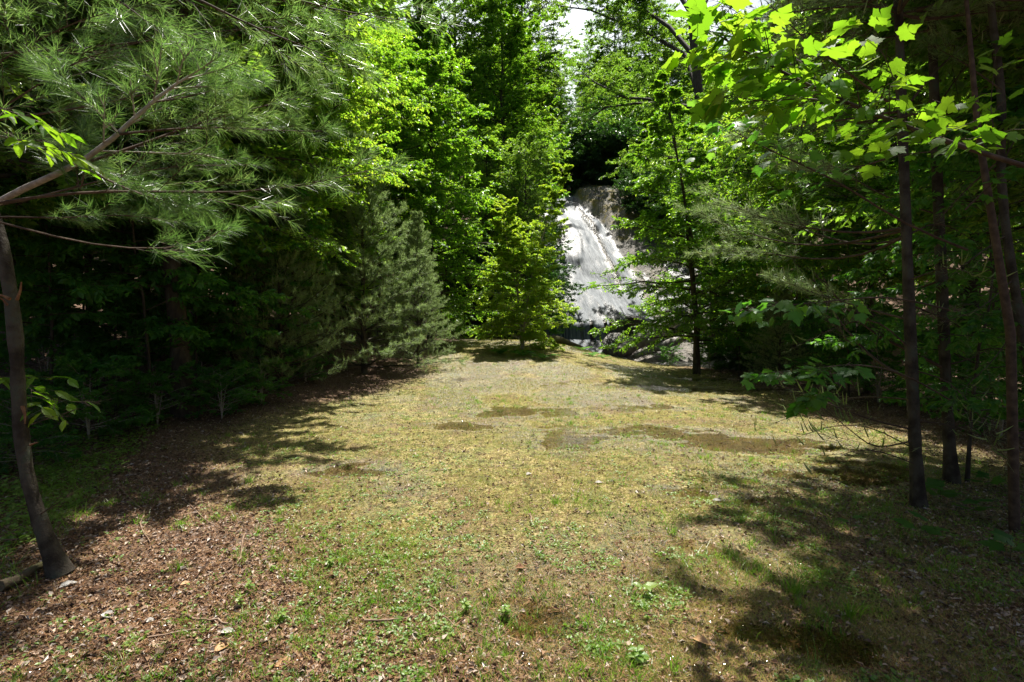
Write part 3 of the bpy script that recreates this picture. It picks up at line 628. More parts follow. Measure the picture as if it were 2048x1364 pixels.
stick([(205, 920), (230, 965), (278, 1018)], .006, 'pale dead stem lying out of the weeds at left')
stick([(180, 978), (230, 985), (280, 1020)], .004, 'slim bent twig beside the pale dead stem')
stick([(338, 940), (360, 950), (388, 965)], .006, 'small pale stick at the shade edge above the green tufts')
stick([(860, 1215), (910, 1255), (972, 1282)], .005, 'red brown twig crossing wet grass at the bottom centre')
stick([(730, 1250), (780, 1246), (828, 1240)], .006, 'pale flat stick beside a heap of orange needles')
stick([(1545, 905), (1590, 945), (1700, 1015)], .005, 'long thin pale twig in the shade edge on the right')
stick([(1600, 950), (1660, 980), (1720, 985)], .004, 'short arched twig touching the long pale twig')
stick([(1060, 1032), (1064, 1055)], .008, 'upright looking bark chip in the middle of the grass')
stick([(0, 1190), (40, 1170), (90, 1140)], .035, 'stout dark root end at the foot of the leaning pine', 'mosslog')
def dry_leaf(px, py, L, label, mat, az):
    p = gpt(px, py)+np.array([0, 0, .014]); g = Geo(); leaves(g, p[None], np.array([[math.cos(az), math.sin(az), .08]]), np.array([[.1, -.25, 1]]), L, .55, 0, True, .5, .12)
    tag(g.build('fallen_leaf', [M[mat]]), label, 'leaf', 'single fallen leaves')
for a in [(548, 1338, .10, 'large orange brown leaf at the bottom edge left of centre', 'tanleaf', .3), (428, 1312, .09, 'pale tan leaf standing on edge near the lower left', 'tanleaf', 1.2),
          (205, 1232, .09, 'bleached silver leaf left of the short dark stick', 'greyleaf', -.4), (285, 1250, .06, 'small grey leaf near the short dark stick', 'greyleaf', .5),
          (440, 1270, .07, 'pale green leaf beside the thin pale stick', 'greyleaf', .2), (360, 1175, .06, 'curled tan leaf below the hooked stick', 'tanleaf', .9),
          (1030, 1140, .07, 'red brown leaf lying in the centre grass', 'wound', .2), (1385, 1282, .09, 'big orange leaf right of the bottom centre', 'tanleaf', -.6),
          (1268, 1330, .09, 'pale yellow leaf at the bottom edge right of centre', 'greyleaf', .3), (1190, 968, .08, 'lone bleached leaf beyond the centre grass', 'greyleaf', .1),
          (1052, 952, .08, 'white scrap of leaf in the middle distance', 'greyleaf', .7), (1425, 1004, .08, 'whitish leaf near the shade edge on the right', 'greyleaf', 0),
          (785, 1248, .07, 'yellow green leaf on the heap of orange needles', 'weed', .4), (118, 1180, .09, 'silvery leaf at the foot of the leaning pine', 'greyleaf', 1.0)]:
    dry_leaf(*a)
def tuft(px, py, n, h, label, name='grass_tuft', mat='greengrass', R=.05):
    rng = RS(int(px)); p = gpt(px, py); a = rng.rand(n)*6.28; r = R*rng.rand(n)
    g = Geo(); blades(g, p[0]+r*np.cos(a), p[1]+r*np.sin(a), h*(.5+.6*rng.rand(n)), .0022, rng, .55, fine=True)
    tag(g.build(name, [M[mat]]), label, 'grass tuft', 'grass tufts standing out in the clearing')
for a in [(1590, 1190, 60, .15, 'big green grass tuft at the right shade edge'), (1640, 1150, 30, .1, 'smaller tuft just behind the big right tuft'), (1110, 1010, 45, .10, 'bright tuft in the middle of the clearing'),
          (685, 1130, 30, .08, 'fine pale tuft above the orange needle heap'), (1345, 1070, 30, .11, 'tall thin tuft right of centre'), (500, 965, 40, .10, 'green tuft by the sticks on the left'),
          (1700, 1235, 50, .15, 'dark green tuft low in the right shade'), (1560, 935, 20, .09, 'pale wiry tuft beside the right puddle'), (360, 1140, 40, .09, 'yellow green tuft below the hooked stick'),
          (1350, 1340, 40, .09, 'green tuft on the bottom edge right of centre')]: tuft(*a)
def herb(px, py, n, L, label, name='seedling', mat='weed', h=.06, wr=.6, cat='seedling', mp=False):
    rng = RS(int(px*3+py)); p = gpt(px, py); g = Geo(); k = np.arange(n); a = k*2.4+rng.rand(n)*.5; hh = h*(.3+.7*(k+1)/n)
    st = np.stack([p+np.array([0, 0, -.01]), p+np.array([.004, 0, h*.6]), p+np.array([.0, .003, h*1.02])]); tubes(g, st, np.array([.002, .0016, .001])*(1+h*2), 4, 1)
    q = p+np.stack([0*a, 0*a, hh], 1); d = np.stack([np.cos(a), np.sin(a), .15+.3*rng.rand(n)], 1); nn = np.array([[0, 0, 1.]])+rng.normal(0, .2, (n, 3))
    if mp: maple_leaves(g, q+nrm(d)*L*.3, d, nn, L*(.7+.5*rng.rand(n)), 0, rng); tubes(g, np.stack([q, q+nrm(d)*L*.3], 1), np.full((n, 2), .0012), 3, 1)
    else: leaves(g, q, d, nn, L*(.7+.5*rng.rand(n)), wr, 0, True, .2, .25)
    tag(g.build(name, [M[mat], M['twig']]), label, cat, 'single seedlings on the clearing')
for a in [(565, 1245, 12, .035, 'bright leafy seedling on bare needles left of centre'), (480, 1215, 9, .035, 'small seedling between the tan stick and bright seedling'), (500, 1185, 8, .035, 'seedling just above the small seedling'),
          (660, 1135, 12, .04, 'pale seedling beside the fine tuft'), (930, 1225, 12, .035, 'round green seedling at bottom centre'), (1010, 1235, 12, .035, 'seedling cluster right of the round seedling'),
          (1285, 1190, 3, .09, 'single upright oval leaf in wet grass'), (1275, 1325, 10, .05, 'broad leaved seedling at the bottom edge')]: herb(*a)
for i, (px, py, n, L, lb) in enumerate([(1880, 1010, 5, .13, 'maple seedling between the two dark pine trunks'), (1840, 1085, 4, .15, 'maple seedling in front of the nearer dark pine trunk'), (1945, 1040, 6, .12, 'maple seedling round the thin pale stem at far right'),
                         (1975, 985, 5, .14, 'maple seedling at the right edge behind the thin stem'), (1700, 1075, 3, .07, 'tiny seedling in the shaded litter on the right'), (2020, 1125, 5, .12, 'maple seedling in the darkest corner at the right edge')]):
    herb(px, py, n, L, lb, 'maple_seedling', 'under', .16, mp=True)
def fern(px, py, n, L, label, group=None, Y=None):
    rng = RS(int(px+py)); p = gpt(px, py) if Y is None else np.array([X(px, Y), Y, g1(X(px, Y), Y)]); g = Geo()
    for i in range(n):
        a = i*2.4+rng.rand(); Lf = L*(.7+.5*rng.rand()); t = np.linspace(0, 1, 15)
        P = p+np.stack([math.cos(a)*t*Lf*.85, math.sin(a)*t*Lf*.85, Lf*(.75*t-.62*t**2)], 1); tubes(g, P[::2], np.linspace(.003, .001, 8), 3, 1)
        d = nrm(P[1:]-P[:-1]); s = np.cross(d, [0, 0, 1.]); w = Lf*.22*np.sin(np.linspace(.5, 3.0, 14))
        for sg in (1, -1): leaves(g, P[:-1], s*sg+d*.35, np.tile([0, 0, 1.], (14, 1))+rng.normal(0, .1, (14, 3)), w, .32, 0, False, .1, .2)
    tag(g.build('fern', [M['under'], M['twig']]), label, 'fern', group)
fern(1000, 708, 9, .6, 'fern clump left of the young leafy tree foot'); fern(1045, 712, 10, .65, 'fern clump in front of the young leafy tree foot'); fern(1085, 718, 9, .55, 'low fern clump spilling right of the young leafy tree')
fern(1185, 712, 10, .5, 'bright green fern on the grass edge below the waterfall'); fern(1165, 700, 10, .5, 'fern at the end of the mossy log'); fern(1205, 716, 8, .4, 'small fern at the brink right of the bright fern')

# ================================================================ TREES
def place(t, x, y, rz=0, s=1.0, sz=None):
    t.location = (x, y, g1(x, y)); t.rotation_euler = (0, 0, rz); t.scale = (s, s, sz or s); return t
# ---- middle distance, single trees
sap = make_broad('young_beech', 'young leafy tree with yellow green top standing alone on the grass before the waterfall', 'tree', 11, H=5.9, R=1.85, base=.035, nl=124, r=.05, leafm='young', ll=.085, tw=10, lv=11, stems=3, droop=.12, up=.5, wood='palebark')
place(sap, X(1045, 17), 17)
bir = make_broad('birch_tree', 'tall cone shaped broadleaf tree behind the grey green pine, left of the waterfall', 'tree', 12, H=11.6, R=3.3, base=.06, nl=120, r=.11, leafm='bright', ll=.10, tw=13, lv=14, droop=.2, up=.35)
place(bir, X(862, 19.6), 19.6, 0, 1.13)
lay = make_broad('beech_tree', 'broadleaf tree with level leafy layers overhanging the right of the waterfall', 'tree', 13, H=8.8, R=3.1, base=.10, nl=84, r=.10, leafm='beech', ll=.09, tw=13, lv=13, droop=.16, up=.18, stems=2)
place(lay, X(1395, 15), 15)
pm = make_pine('young_pine', 'bushy grey green young pine with pale shoots at the left edge of the clearing', 'pine tree', 14, H=5.6, R=1.85, base=.05, nl=110, r=.07, per=34, nlen=.09, nw=.0045, tw=9, up=.45, tips=.6)
place(pm, X(728, 12.3), 12.3)
dup(pm, (X(835, 13.6), 13.6, g1(X(835, 13.6), 13.6)), 2.0, .6, 'smaller pine tucked behind the bushy grey green pine, nearer the grass tip', sz=.72)
dup(pm, (X(560, 9.6), 9.6, g1(X(560, 9.6), 9.6)), 4.0, .72, 'shaded young pine left of the bushy grey green pine', sz=.85)
dup(pm, (X(1560, 12.5), 12.5, g1(X(1560, 12.5), 12.5)), 1.0, .45, 'low pine seedling in shadow at the right forest edge')
# ---- forest prototypes
FG = 'broadleaf trees of the surrounding forest'
protoA = make_broad('forest_tree', None, 'tree', 31, H=13, R=3.2, base=.22, nl=90, r=.13, leafm='forest', ll=.11, tw=11, lv=14, shape='round', up=.5)
protoB = make_broad('forest_tree', None, 'tree', 32, H=15, R=3.6, base=.30, nl=78, r=.16, leafm='beech', ll=.115, tw=11, lv=14, shape='vase', up=.55, droop=.12)
protoC = make_broad('forest_tree', None, 'tree', 33, H=11, R=2.7, base=.15, nl=74, r=.09, leafm='bright', ll=.10, tw=11, lv=14, shape='cone', up=.4)
protoS = make_broad('understory_tree', None, 'tree', 34, H=4.6, R=1.5, base=.18, nl=36, r=.024, leafm='under', ll=.09, tw=8, lv=7, shape='round', up=.3, wood='bark', lean=(.06, -.05), hang=.4, fine=True, wr=.5)
protoR = make_broad('rhododendron', None, 'shrub', 35, H=3.2, R=2.1, base=.05, nl=60, r=.05, leafm='dark', ll=.15, tw=7, lv=8, shape='round', up=.5, stems=4, wr=.35, wood='bark')
protoP = make_pine('forest_pine', None, 'pine tree', 36, H=14, R=2.6, base=.22, nl=80, r=.13, per=20, nlen=.11, nw=.006, matn='pine', tips=None, tw=8, bare=.3, curve=.05)
protoL = make_broad('undergrowth_shrub', None, 'shrub', 37, H=1.7, R=1.1, base=.05, nl=34, r=.02, leafm='under', ll=.09, tw=6, lv=6, shape='round', up=.6, stems=4, wr=.5, wood='palebark')
used = set()
def put(proto, x, y, rz, s, label, group=None, sz=None):
    if proto.name in used: return dup(proto, (x, y, g1(x, y)), rz, s, label, group, sz)
    used.add(proto.name); place(proto, x, y, rz, s, sz); proto['label'] = label
    if group: proto['group'] = group
    return proto
def putp(proto, px, Y, rz, s, label, group=None, sz=None): return put(proto, X(px, Y), Y, rz, s, label, group, sz)
# named ones
putp(protoC, 1010, 32, .3, 1.6, 'tall soft green tree behind the cone shaped tree, left bank of the waterfall', sz=1.75)
putp(protoB, 920, 34, 1.3, 1.25, 'tree rising behind the cone shaped tree to the top of the picture', sz=1.45)
putp(protoA, 1050, 26.5, 2.2, .62, 'narrow green tree leaning over the left side of the rock face', sz=.85)
putp(protoC, 790, 23, 4.2, 1.15, 'bright tree behind and left of the cone shaped tree')
putp(protoB, 690, 21, 3.2, 1.1, 'spreading tree behind the bushy young pine')
putp(protoA, 560, 15.5, 5.1, .85, 'rounded tree rising behind the shaded young pine')
putp(protoC, 640, 12.8, .9, .72, 'sunlit small tree just left of the bushy pine top')
putp(protoC, 440, 11.5, 2.9, .72, 'leafy tree behind the hanging pine branches at left')
putp(protoA, 300, 11.5, 1.9, .75, 'rounded tree deep in the left wood')
putp(protoB, 130, 10, 4.4, .72, 'forked tree in the left wood behind the pine branches')
put(protoA, -4.9, 7.6, 1.1, 1.1, 'broad tree whose crown shades the left grass edge', sz=.9)
put(protoB, -5.3, 11.0, 2.1, .95, 'forked tree overhanging the left grass edge farther back')
put(protoA, -6.2, 5.6, 3.1, .8, 'broad tree just left of the picture, shading the weeds')
put(make_broad('forest_tree', None, 'tree', 39, H=10, R=3.0, base=.44, nl=90, r=.09, leafm='forest', ll=.11, tw=11, lv=13, shape='round', up=.15, droop=.1), 5.25, 5.0, .4, 1.0, 'unseen high crowned tree added to shade the lower right corner')  # out of view on the right, added to deepen the foreground shade
put(protoA, 6.1, 5.6, 2.6, 1.0, 'broad tree at the right edge behind the dark pines')
protoD = make_broad('sunlit_tree', None, 'tree', 38, H=8.5, R=2.5, base=.30, nl=80, r=.07, leafm='bright', ll=.085, tw=10, lv=13, shape='round', up=.4, droop=.2, wood='bark')
for px_, Y_, rz_, s_, lb_ in [(590, 11.2, .4, 1.0, 'sunlit broadleaf tree over the bushy pine top'), (470, 9.6, 1.9, .95, 'sunlit broadleaf tree behind the tips of the pine boughs'), (330, 9.2, 3.0, .95, 'sunlit broadleaf tree above the pair of pale sapling stems'),
                              (180, 8.6, 4.1, .95, 'sunlit broadleaf tree behind the pale bare bough'), (30, 8.0, 5.0, .95, 'sunlit broadleaf tree at the left edge behind the leaning pine'), (640, 14.0, 2.4, 1.15, 'sunlit broadleaf tree between the bushy pine and the cone shaped tree'),
                              (760, 17.5, .9, 1.2, 'sunlit broadleaf tree behind the right flank of the bushy pine'), (1590, 12.5, 5.6, 1.0, 'broadleaf tree in the right wood behind the hanging maple leaves'), (1740, 11.0, .3, .95, 'broadleaf tree seen behind the left dark pine trunk'),
                              (1930, 9.8, 1.3, .9, 'broadleaf tree seen right of the two dark pine trunks'), (1500, 24, 2.1, 1.3, 'broadleaf tree behind the dark trunks on the creek bank')]:
    putp(protoD, px_, Y_, rz_, s_, lb_)
for px_, Y_, rz_, s_, lb_ in [(1225, 52, .3, 1.05, 'slope tree straight above the large rhododendron'), (1275, 49, 1.4, 1.0, 'slope tree above the right shoulder of the rock'), (1330, 46, 2.2, 1.0, 'slope tree high on the right of the rock'), (1180, 60, 3.3, .95, 'slope tree under the right of the sky gap'),
                              (1105, 62, 4.4, .9, 'slope tree under the left of the sky gap'), (1060, 50, 5.2, 1.3, 'high slope tree closing the left of the sky gap'), (1000, 46, .9, 1.3, 'high slope tree left of the sky gap'), (1390, 43, 2.9, 1.0, 'slope tree beyond the arching limbs'), (1250, 58, 5.5, 1.25, 'high slope tree closing the right of the sky gap'),
                              (1045, 57, 1.0, 1.9, 'slope tree against the left rim of the sky gap'), (1196, 63, 1.2, 1.25, 'slope tree against the right rim of the sky gap'), (1225, 66, 1.5, 1.4, 'highest slope tree right of the sky gap'), (1301, 60, .2, 1.35, 'tall slope tree seen through the arching limbs'), (1040, 66, 3.3, 1.5, 'highest slope tree left of the sky gap')]:
    putp(protoA if px_ % 2 else protoC, px_, Y_, rz_, s_, lb_)
put(protoB, 9.2, 8.6, .6, .85, 'forked tree behind the two dark pines on the right')
putp(protoA, 1500, 19, 2.4, .95, 'thick dark trunk tree right of the layered beech')
putp(protoC, 1330, 47, .7, .8, 'small tree standing above the mossy hump of rock')
for k, (px, Y, s, lb) in enumerate([(1190, 45.5, 1.9, 'dark rhododendron directly above the head of the waterfall'), (1235, 45, 1.8, 'dark rhododendron above the mossy hump'), (1140, 48.5, 2.0, 'dark rhododendron left of the fall head'),
                                    (1280, 44, 1.7, 'rhododendron at the right shoulder of the mossy hump'), (1315, 41, 1.4, 'rhododendron half way down the right side of the rock'), (1085, 45, 1.7, 'rhododendron at the upper left side of the rock'),
                                    (1215, 50, 2.6, 'large rhododendron upslope behind the waterfall head'), (1380, 37, 1.5, 'rhododendron behind the layered beech'), (1420, 33, 1.4, 'rhododendron low behind the dark trunk'),
                                    (1500, 23, .8, 'dark shrub at the foot of the right bank'), (1540, 17.5, .62, 'dark shrub under the right forest edge'), (1480, 16.2, .45, 'small dark shrub beside the dark trunks'), (1268, 38.8, .85, 'small rhododendron rooted on the right edge of the mossy hump'), (1298, 37.0, .95, 'small rhododendron on bare rock right of the fall'), (1332, 35.2, 1.0, 'small rhododendron on the rock behind the layered beech top'), (1610, 14.5, .6, 'dark shrub at the grass edge on the right')]):
    o = putp(protoR, px, Y, k*1.3, s, lb)
    if 34.5 < Y < 47: o.location.z = float(rock_z(np.array([X(px, Y)]), np.array([Y]))[0])-.1
for k, (px, Y, s, lb) in enumerate([(100, 7.0, 1.0, 'slim sapling stem nearest the left edge'), (228, 7.6, 1.0, 'leaning slim sapling in the left shade'), (300, 7.2, 1.05, 'pair of long pale sapling stems in the left shade'), (490, 9.3, .9, 'sapling behind the shaded young pine'),
                                    (390, 8.6, .95, 'sapling in the dark gap right of the pale stems'), (20, 8.6, 1.1, 'sapling behind the leaning pine trunk'), (165, 9.5, 1.1, 'sapling deep in the left shade'),
                                    (1100, 22.8, .9, 'thin sapling leaning over the left foot of the waterfall'), (1480, 14.2, .75, 'slim sapling at the right forest edge'), (1945, 5.0, .8, 'thin pale stem right of the two dark pine trunks'), (1700, 10.5, .9, 'sapling behind the left of the two dark pines'), (1990, 8, 1.0, 'sapling behind the far right trunk')]):
    putp(protoS, px, Y, k*2.1, s, lb)
for k, (px, Y, s, lb) in enumerate([(170, 6.2, .6, 'low leafy shrub among the weeds at left'), (310, 7.0, .5, 'low shrub at the left shade edge'), (30, 5.2, .55, 'bright leaved shrub behind the leaning pine trunk'), (90, 8, .9, 'shrub in deep shade at left'), (400, 9.5, .7, 'shrub in the dark under the hanging branches'),
                                    (250, 9.8, 1.0, 'shrub far back under the left trees'), (520, 8.6, .5, 'low shrub in front of the shaded young pine'), (610, 10.6, .45, 'low shrub at the foot of the bushy pine, left side'), (440, 7.6, .5, 'low shrub at the middle of the left shade edge'), (1680, 11.5, .9, 'shrub under the right trees beyond the grass'), (1760, 9.8, .8, 'shrub between the right trunks beyond the grass'), (1900, 8.5, .9, 'shrub behind the second dark trunk'), (2010, 7, .8, 'shrub at the right edge behind the trunks'), (1590, 16, 1, 'shrub at the far right grass edge'), (1420, 16.4, .6, 'low shrub under the layered beech'), (1340, 18.3, .45, 'thin bush at the brink below the leaning logs')]):
    putp(protoL, px, Y, k*1.7, s, lb)
# the wood all round
rng = RS(77); pts = []
def free(x, y, d): return all((x-a)**2+(y-b)**2 > d*d for a, b in pts)
zones = [('left wood', -22, -6.2, 1, 27, 2.9, 420), ('right wood', 8.2, 27, 1, 26, 2.9, 420), ('slope', -34, 46, 27, 74, 3.9, 1500)]
LB = {('left wood', 0): 'round crowned tree in the wood left of the clearing', ('left wood', 1): 'tall forked tree in the wood left of the clearing', ('left wood', 2): 'bright cone crowned tree in the wood left of the clearing', ('left wood', 3): 'dark pine in the wood left of the clearing',
      ('right wood', 0): 'round crowned tree in the wood right of the clearing', ('right wood', 1): 'tall forked tree in the wood right of the clearing', ('right wood', 2): 'bright cone crowned tree in the wood right of the clearing', ('right wood', 3): 'dark pine in the wood right of the clearing',
      ('slope', 0): 'round crowned tree on the wooded slope beyond the waterfall', ('slope', 1): 'tall forked tree on the wooded slope beyond the waterfall', ('slope', 2): 'bright cone crowned tree on the wooded slope beyond the waterfall', ('slope', 3): 'dark pine on the wooded slope beyond the waterfall'}
PR = [protoA, protoB, protoC, protoP]
for zn, x0, x1, y0, y1, sp, tries in zones:
    for _ in range(tries):
        x = rng.uniform(x0, x1); y = rng.uniform(y0, y1)
        if abs(x) > y*1.03+3.2 or not free(x, y, sp): continue
        if y < 48 and y > 21 and -.5 < x < 15.5 and not (x > 14 and y < 30): continue
        if zn == 'slope' and abs(x-X(1130, y)) < 2.2+.03*y and 44 < y < 52: continue
        if zn == 'left wood' and x > -6.6 and y < 6: continue
        if zn == 'right wood' and (x < 9.5 and y > 17 or x < 9 and y < 6): continue
        if zn == 'right wood' and 14 < y and 10*y/15 > x*1.0+2.6: continue
        if zn == 'right wood' and not free(x, y, 4.2): continue
        pts.append((x, y)); k = rng.choice(4, p=[.34, .24, .27, .15] if zn != 'slope' else [.4, .25, .3, .05])
        s = rng.uniform(.75, 1.05) if zn != 'slope' else rng.uniform(.75, 1.0)
        put(PR[k], x, y, rng.rand()*6.28, s, LB[(zn, k)], LB[(zn, k)].replace('tree in', 'trees in').replace('tree on', 'trees on').replace('pine ', 'pines '))
        if zn != 'slope' and rng.rand() < .55 and abs(x) > 7:
            xx = x+rng.normal(0, 1.1); yy = y+rng.normal(0, 1.1)
            put(protoS if rng.rand() < .4 else protoL, xx, yy, rng.rand()*6.28, rng.uniform(.8, 1.25), 'undergrowth plant among the trunks of the '+zn, 'undergrowth plants of the '+zn)
print('scattered', len(pts))

for px_, Y_, rz_, s_, lb_ in [(985, 25.5, .4, .8, 'bank shrub behind the young leafy tree, left one'), (1030, 26.5, 1.9, 1.0, 'bank shrub directly behind the young leafy tree'), (1075, 28.5, 3.0, 1.1, 'bank shrub between the young leafy tree and the rock face'), (940, 27, 4.1, 1.2, 'bank shrub behind the foot of the cone shaped tree'), (1055, 33, 5.0, 1.3, 'bank shrub half way up the left of the rock face'), (1000, 36, 2.0, 1.6, 'bank shrub high up the left of the rock face')]:
    putp(protoR, px_, Y_, rz_, s_, lb_)
putp(protoD, 975, 28, 1.0, 1.1, 'small bright tree on the left bank behind the young leafy tree'); putp(protoD, 1060, 37, 2.0, 1.1, 'small bright tree beside the upper left of the rock face')
# ---- arching tree over the falls (large limbs with visible bark)
at_ = at
def arch_tree():
    rng = RS(50); t = empty('arching_tree', (0, 0, 0)); Y = 24.0; at = lambda px, py, Yd: at_(px, py, Yd*1.2 if Yd < 23.5 else Yd)
    tag(t, 'big tree right of the waterfall with dark crooked limbs arching over it', 'tree')
    base = np.array([X(1432, Y), Y, g1(X(1432, Y), Y)]); t.location = base
    def L(p): return np.asarray(p)-base
    tp = np.array([L(base-np.array([0, 0, .3])), L(at(1434, 560, Y)), L(at(1425, 400, Y)), L(at(1405, 250, Y)), L(at(1390, 120, Y)), L(at(1380, 0, Y)), L(at(1400, -120, Y)), L(at(1420, -260, Y))])
    g = Geo(); tubes(g, tp, [.36, .27, .24, .21, .18, .14, .1, .05], 12); g.build('trunk', [M['bark']], t)
    LI = [[(1425, 400, 20), (1380, 300, 19.6), (1340, 205, 19.3), (1270, 207, 19), (1210, 215, 18.8), (1165, 248, 18.6)],
          [(1412, 300, 20), (1385, 215, 19.4), (1310, 200, 19), (1250, 195, 18.7), (1190, 165, 18.5), (1160, 140, 18.4)],
          [(1400, 200, 20), (1370, 110, 19.5), (1290, 62, 19), (1230, 40, 18.6), (1180, 20, 18.4), (1120, 12, 18.2)],
          [(1395, 120, 20), (1340, 55, 20.5), (1290, 20, 20.8), (1230, -20, 21), (1180, -40, 21), (1120, -60, 21)],
          [(1405, 250, 20), (1450, 180, 20.3), (1500, 120, 20.5), (1550, 70, 20.6), (1590, 40, 20.8), (1640, 10, 21)],
          [(1390, 60, 20), (1420, -20, 20), (1450, -80, 20.2), (1490, -130, 20.3), (1530, -170, 20.5), (1570, -200, 20.6)],
          [(1415, 330, 20), (1455, 290, 19), (1490, 260, 18.2), (1520, 240, 17.6), (1550, 230, 17), (1580, 225, 16.6)],
          [(1420, 380, 20), (1390, 345, 19), (1360, 320, 18.3), (1320, 310, 17.7), (1280, 315, 17.3), (1250, 330, 17)],
          [(1385, 30, 20), (1340, -40, 19.5), (1290, -90, 19), (1230, -120, 18.6), (1180, -130, 18.3), (1140, -130, 18)]]
    for pl in LI:
        P = np.array([L(at_(q[0], q[1], 24+1.5*k)) for k, q in enumerate(pl)]); W = Geo(); Lf = Geo()
        tubes(W, P, np.linspace(.12, .03, 6), 7)
        for j in range(24):
            u = np.array([rng.uniform(.2, 1)]); q, d = pathat(P, u); a = rng.rand()*6.28
            dd = d[0]*.6+np.array([math.cos(a), math.sin(a), .25+rng.normal(0, .25)]); Ls = rng.uniform(.9, 2.0)
            broad_limb(path(q[0], dd, Ls*1.15, 6, -.15, rng, .2), .018, rng, W, Lf, 9, .42, 9, .11, .1, False, .55, .25)
        br = W.build('branch', [M['bark']], t); Lf.build('foliage', [M['forest']], br)
arch_tree()

# ---- pines close to the camera
def near_pine(name, label, trunk, rad, limbs, seed, wood='pinebark', nl=.085, nw=.0022, matn='pine', wounds=(), rand=None, tips=None):
    rng = RS(seed); base = np.array([trunk[0][0], trunk[0][1], g1(trunk[0][0], trunk[0][1])]); t = empty(name, base); tag(t, label, 'pine tree')
    K = 48; P = np.array(trunk, float); u = np.linspace(0, len(P)-1, K)
    # smooth by Catmull-like averaging of a linear resample
    Q = np.stack([np.interp(u, range(len(P)), P[:, k]) for k in range(3)], 1)
    for _ in range(4): Q[1:-1] = (Q[:-2]+2*Q[1:-1]+Q[2:])/4
    R = np.interp(u, np.linspace(0, len(P)-1, len(rad)), rad)*(1+.06*RS(seed).normal(size=K)); R[:3] *= [1.5, 1.25, 1.1]
    g = Geo(); tubes(g, Q-base, R, 14); g.build('trunk', [M[wood]], t)
    def one(pl, r0, tw, bare, per, twl=.45, subk=4, curve_s=True, wm='twig', sp=.75):
        P = np.array(pl, float)-base; K = 10; u = np.linspace(0, len(P)-1, K); q = np.stack([np.interp(u, range(len(P)), P[:, k]) for k in range(3)], 1)
        for _ in range(2): q[1:-1] = (q[:-2]+2*q[1:-1]+q[2:])/4
        W = Geo(); N = Geo(); pine_limb(q, r0, rng, W, N, tw, twl, bare, nl, nw, per, tips=tips, subk=subk, spread=sp)
        b = W.build('branch', [M[wm]], t)
        if N.ch: N.build('needles', [M[matn], M['pinetip']], b)
    for lb in limbs:
        kw = dict(lb[1]); one([at(*q) for q in lb[0]], **kw)
    if rand:
        for (h0, h1, n, az0, az1, Lmin, Lmax, per, bare, tw, upv) in rand:
            for i in range(n):
                f = rng.uniform(h0, h1); k = np.argmin(np.abs(Q[:, 2]-f)); a = rng.uniform(az0, az1); L = rng.uniform(Lmin, Lmax)
                Pp = path(Q[k], np.array([math.cos(a), math.sin(a), upv+rng.normal(0, .12)]), L, 7, .02+rng.normal(0, .06), rng, .15)
                one(Pp, .012*L/1.5, tw, bare, per)
    for (px, py, Y, dx, dz, r) in wounds:
        s = at(px, py, Y)-base; g = Geo(); e = s+np.array([dx, -.02, dz]); tubes(g, np.array([s, (s+e)/2+.004, e]), [r*.8, r*.55, r*.3], 7, 0, True); g.build('broken_branch_stub', [M['wound']], t)
    return t
H_ = lambda r0, tw=10, bare=.2, per=30, **k: dict(r0=r0*(.8 if per else .6), tw=tw, bare=bare, per=int(per*.9), **k)
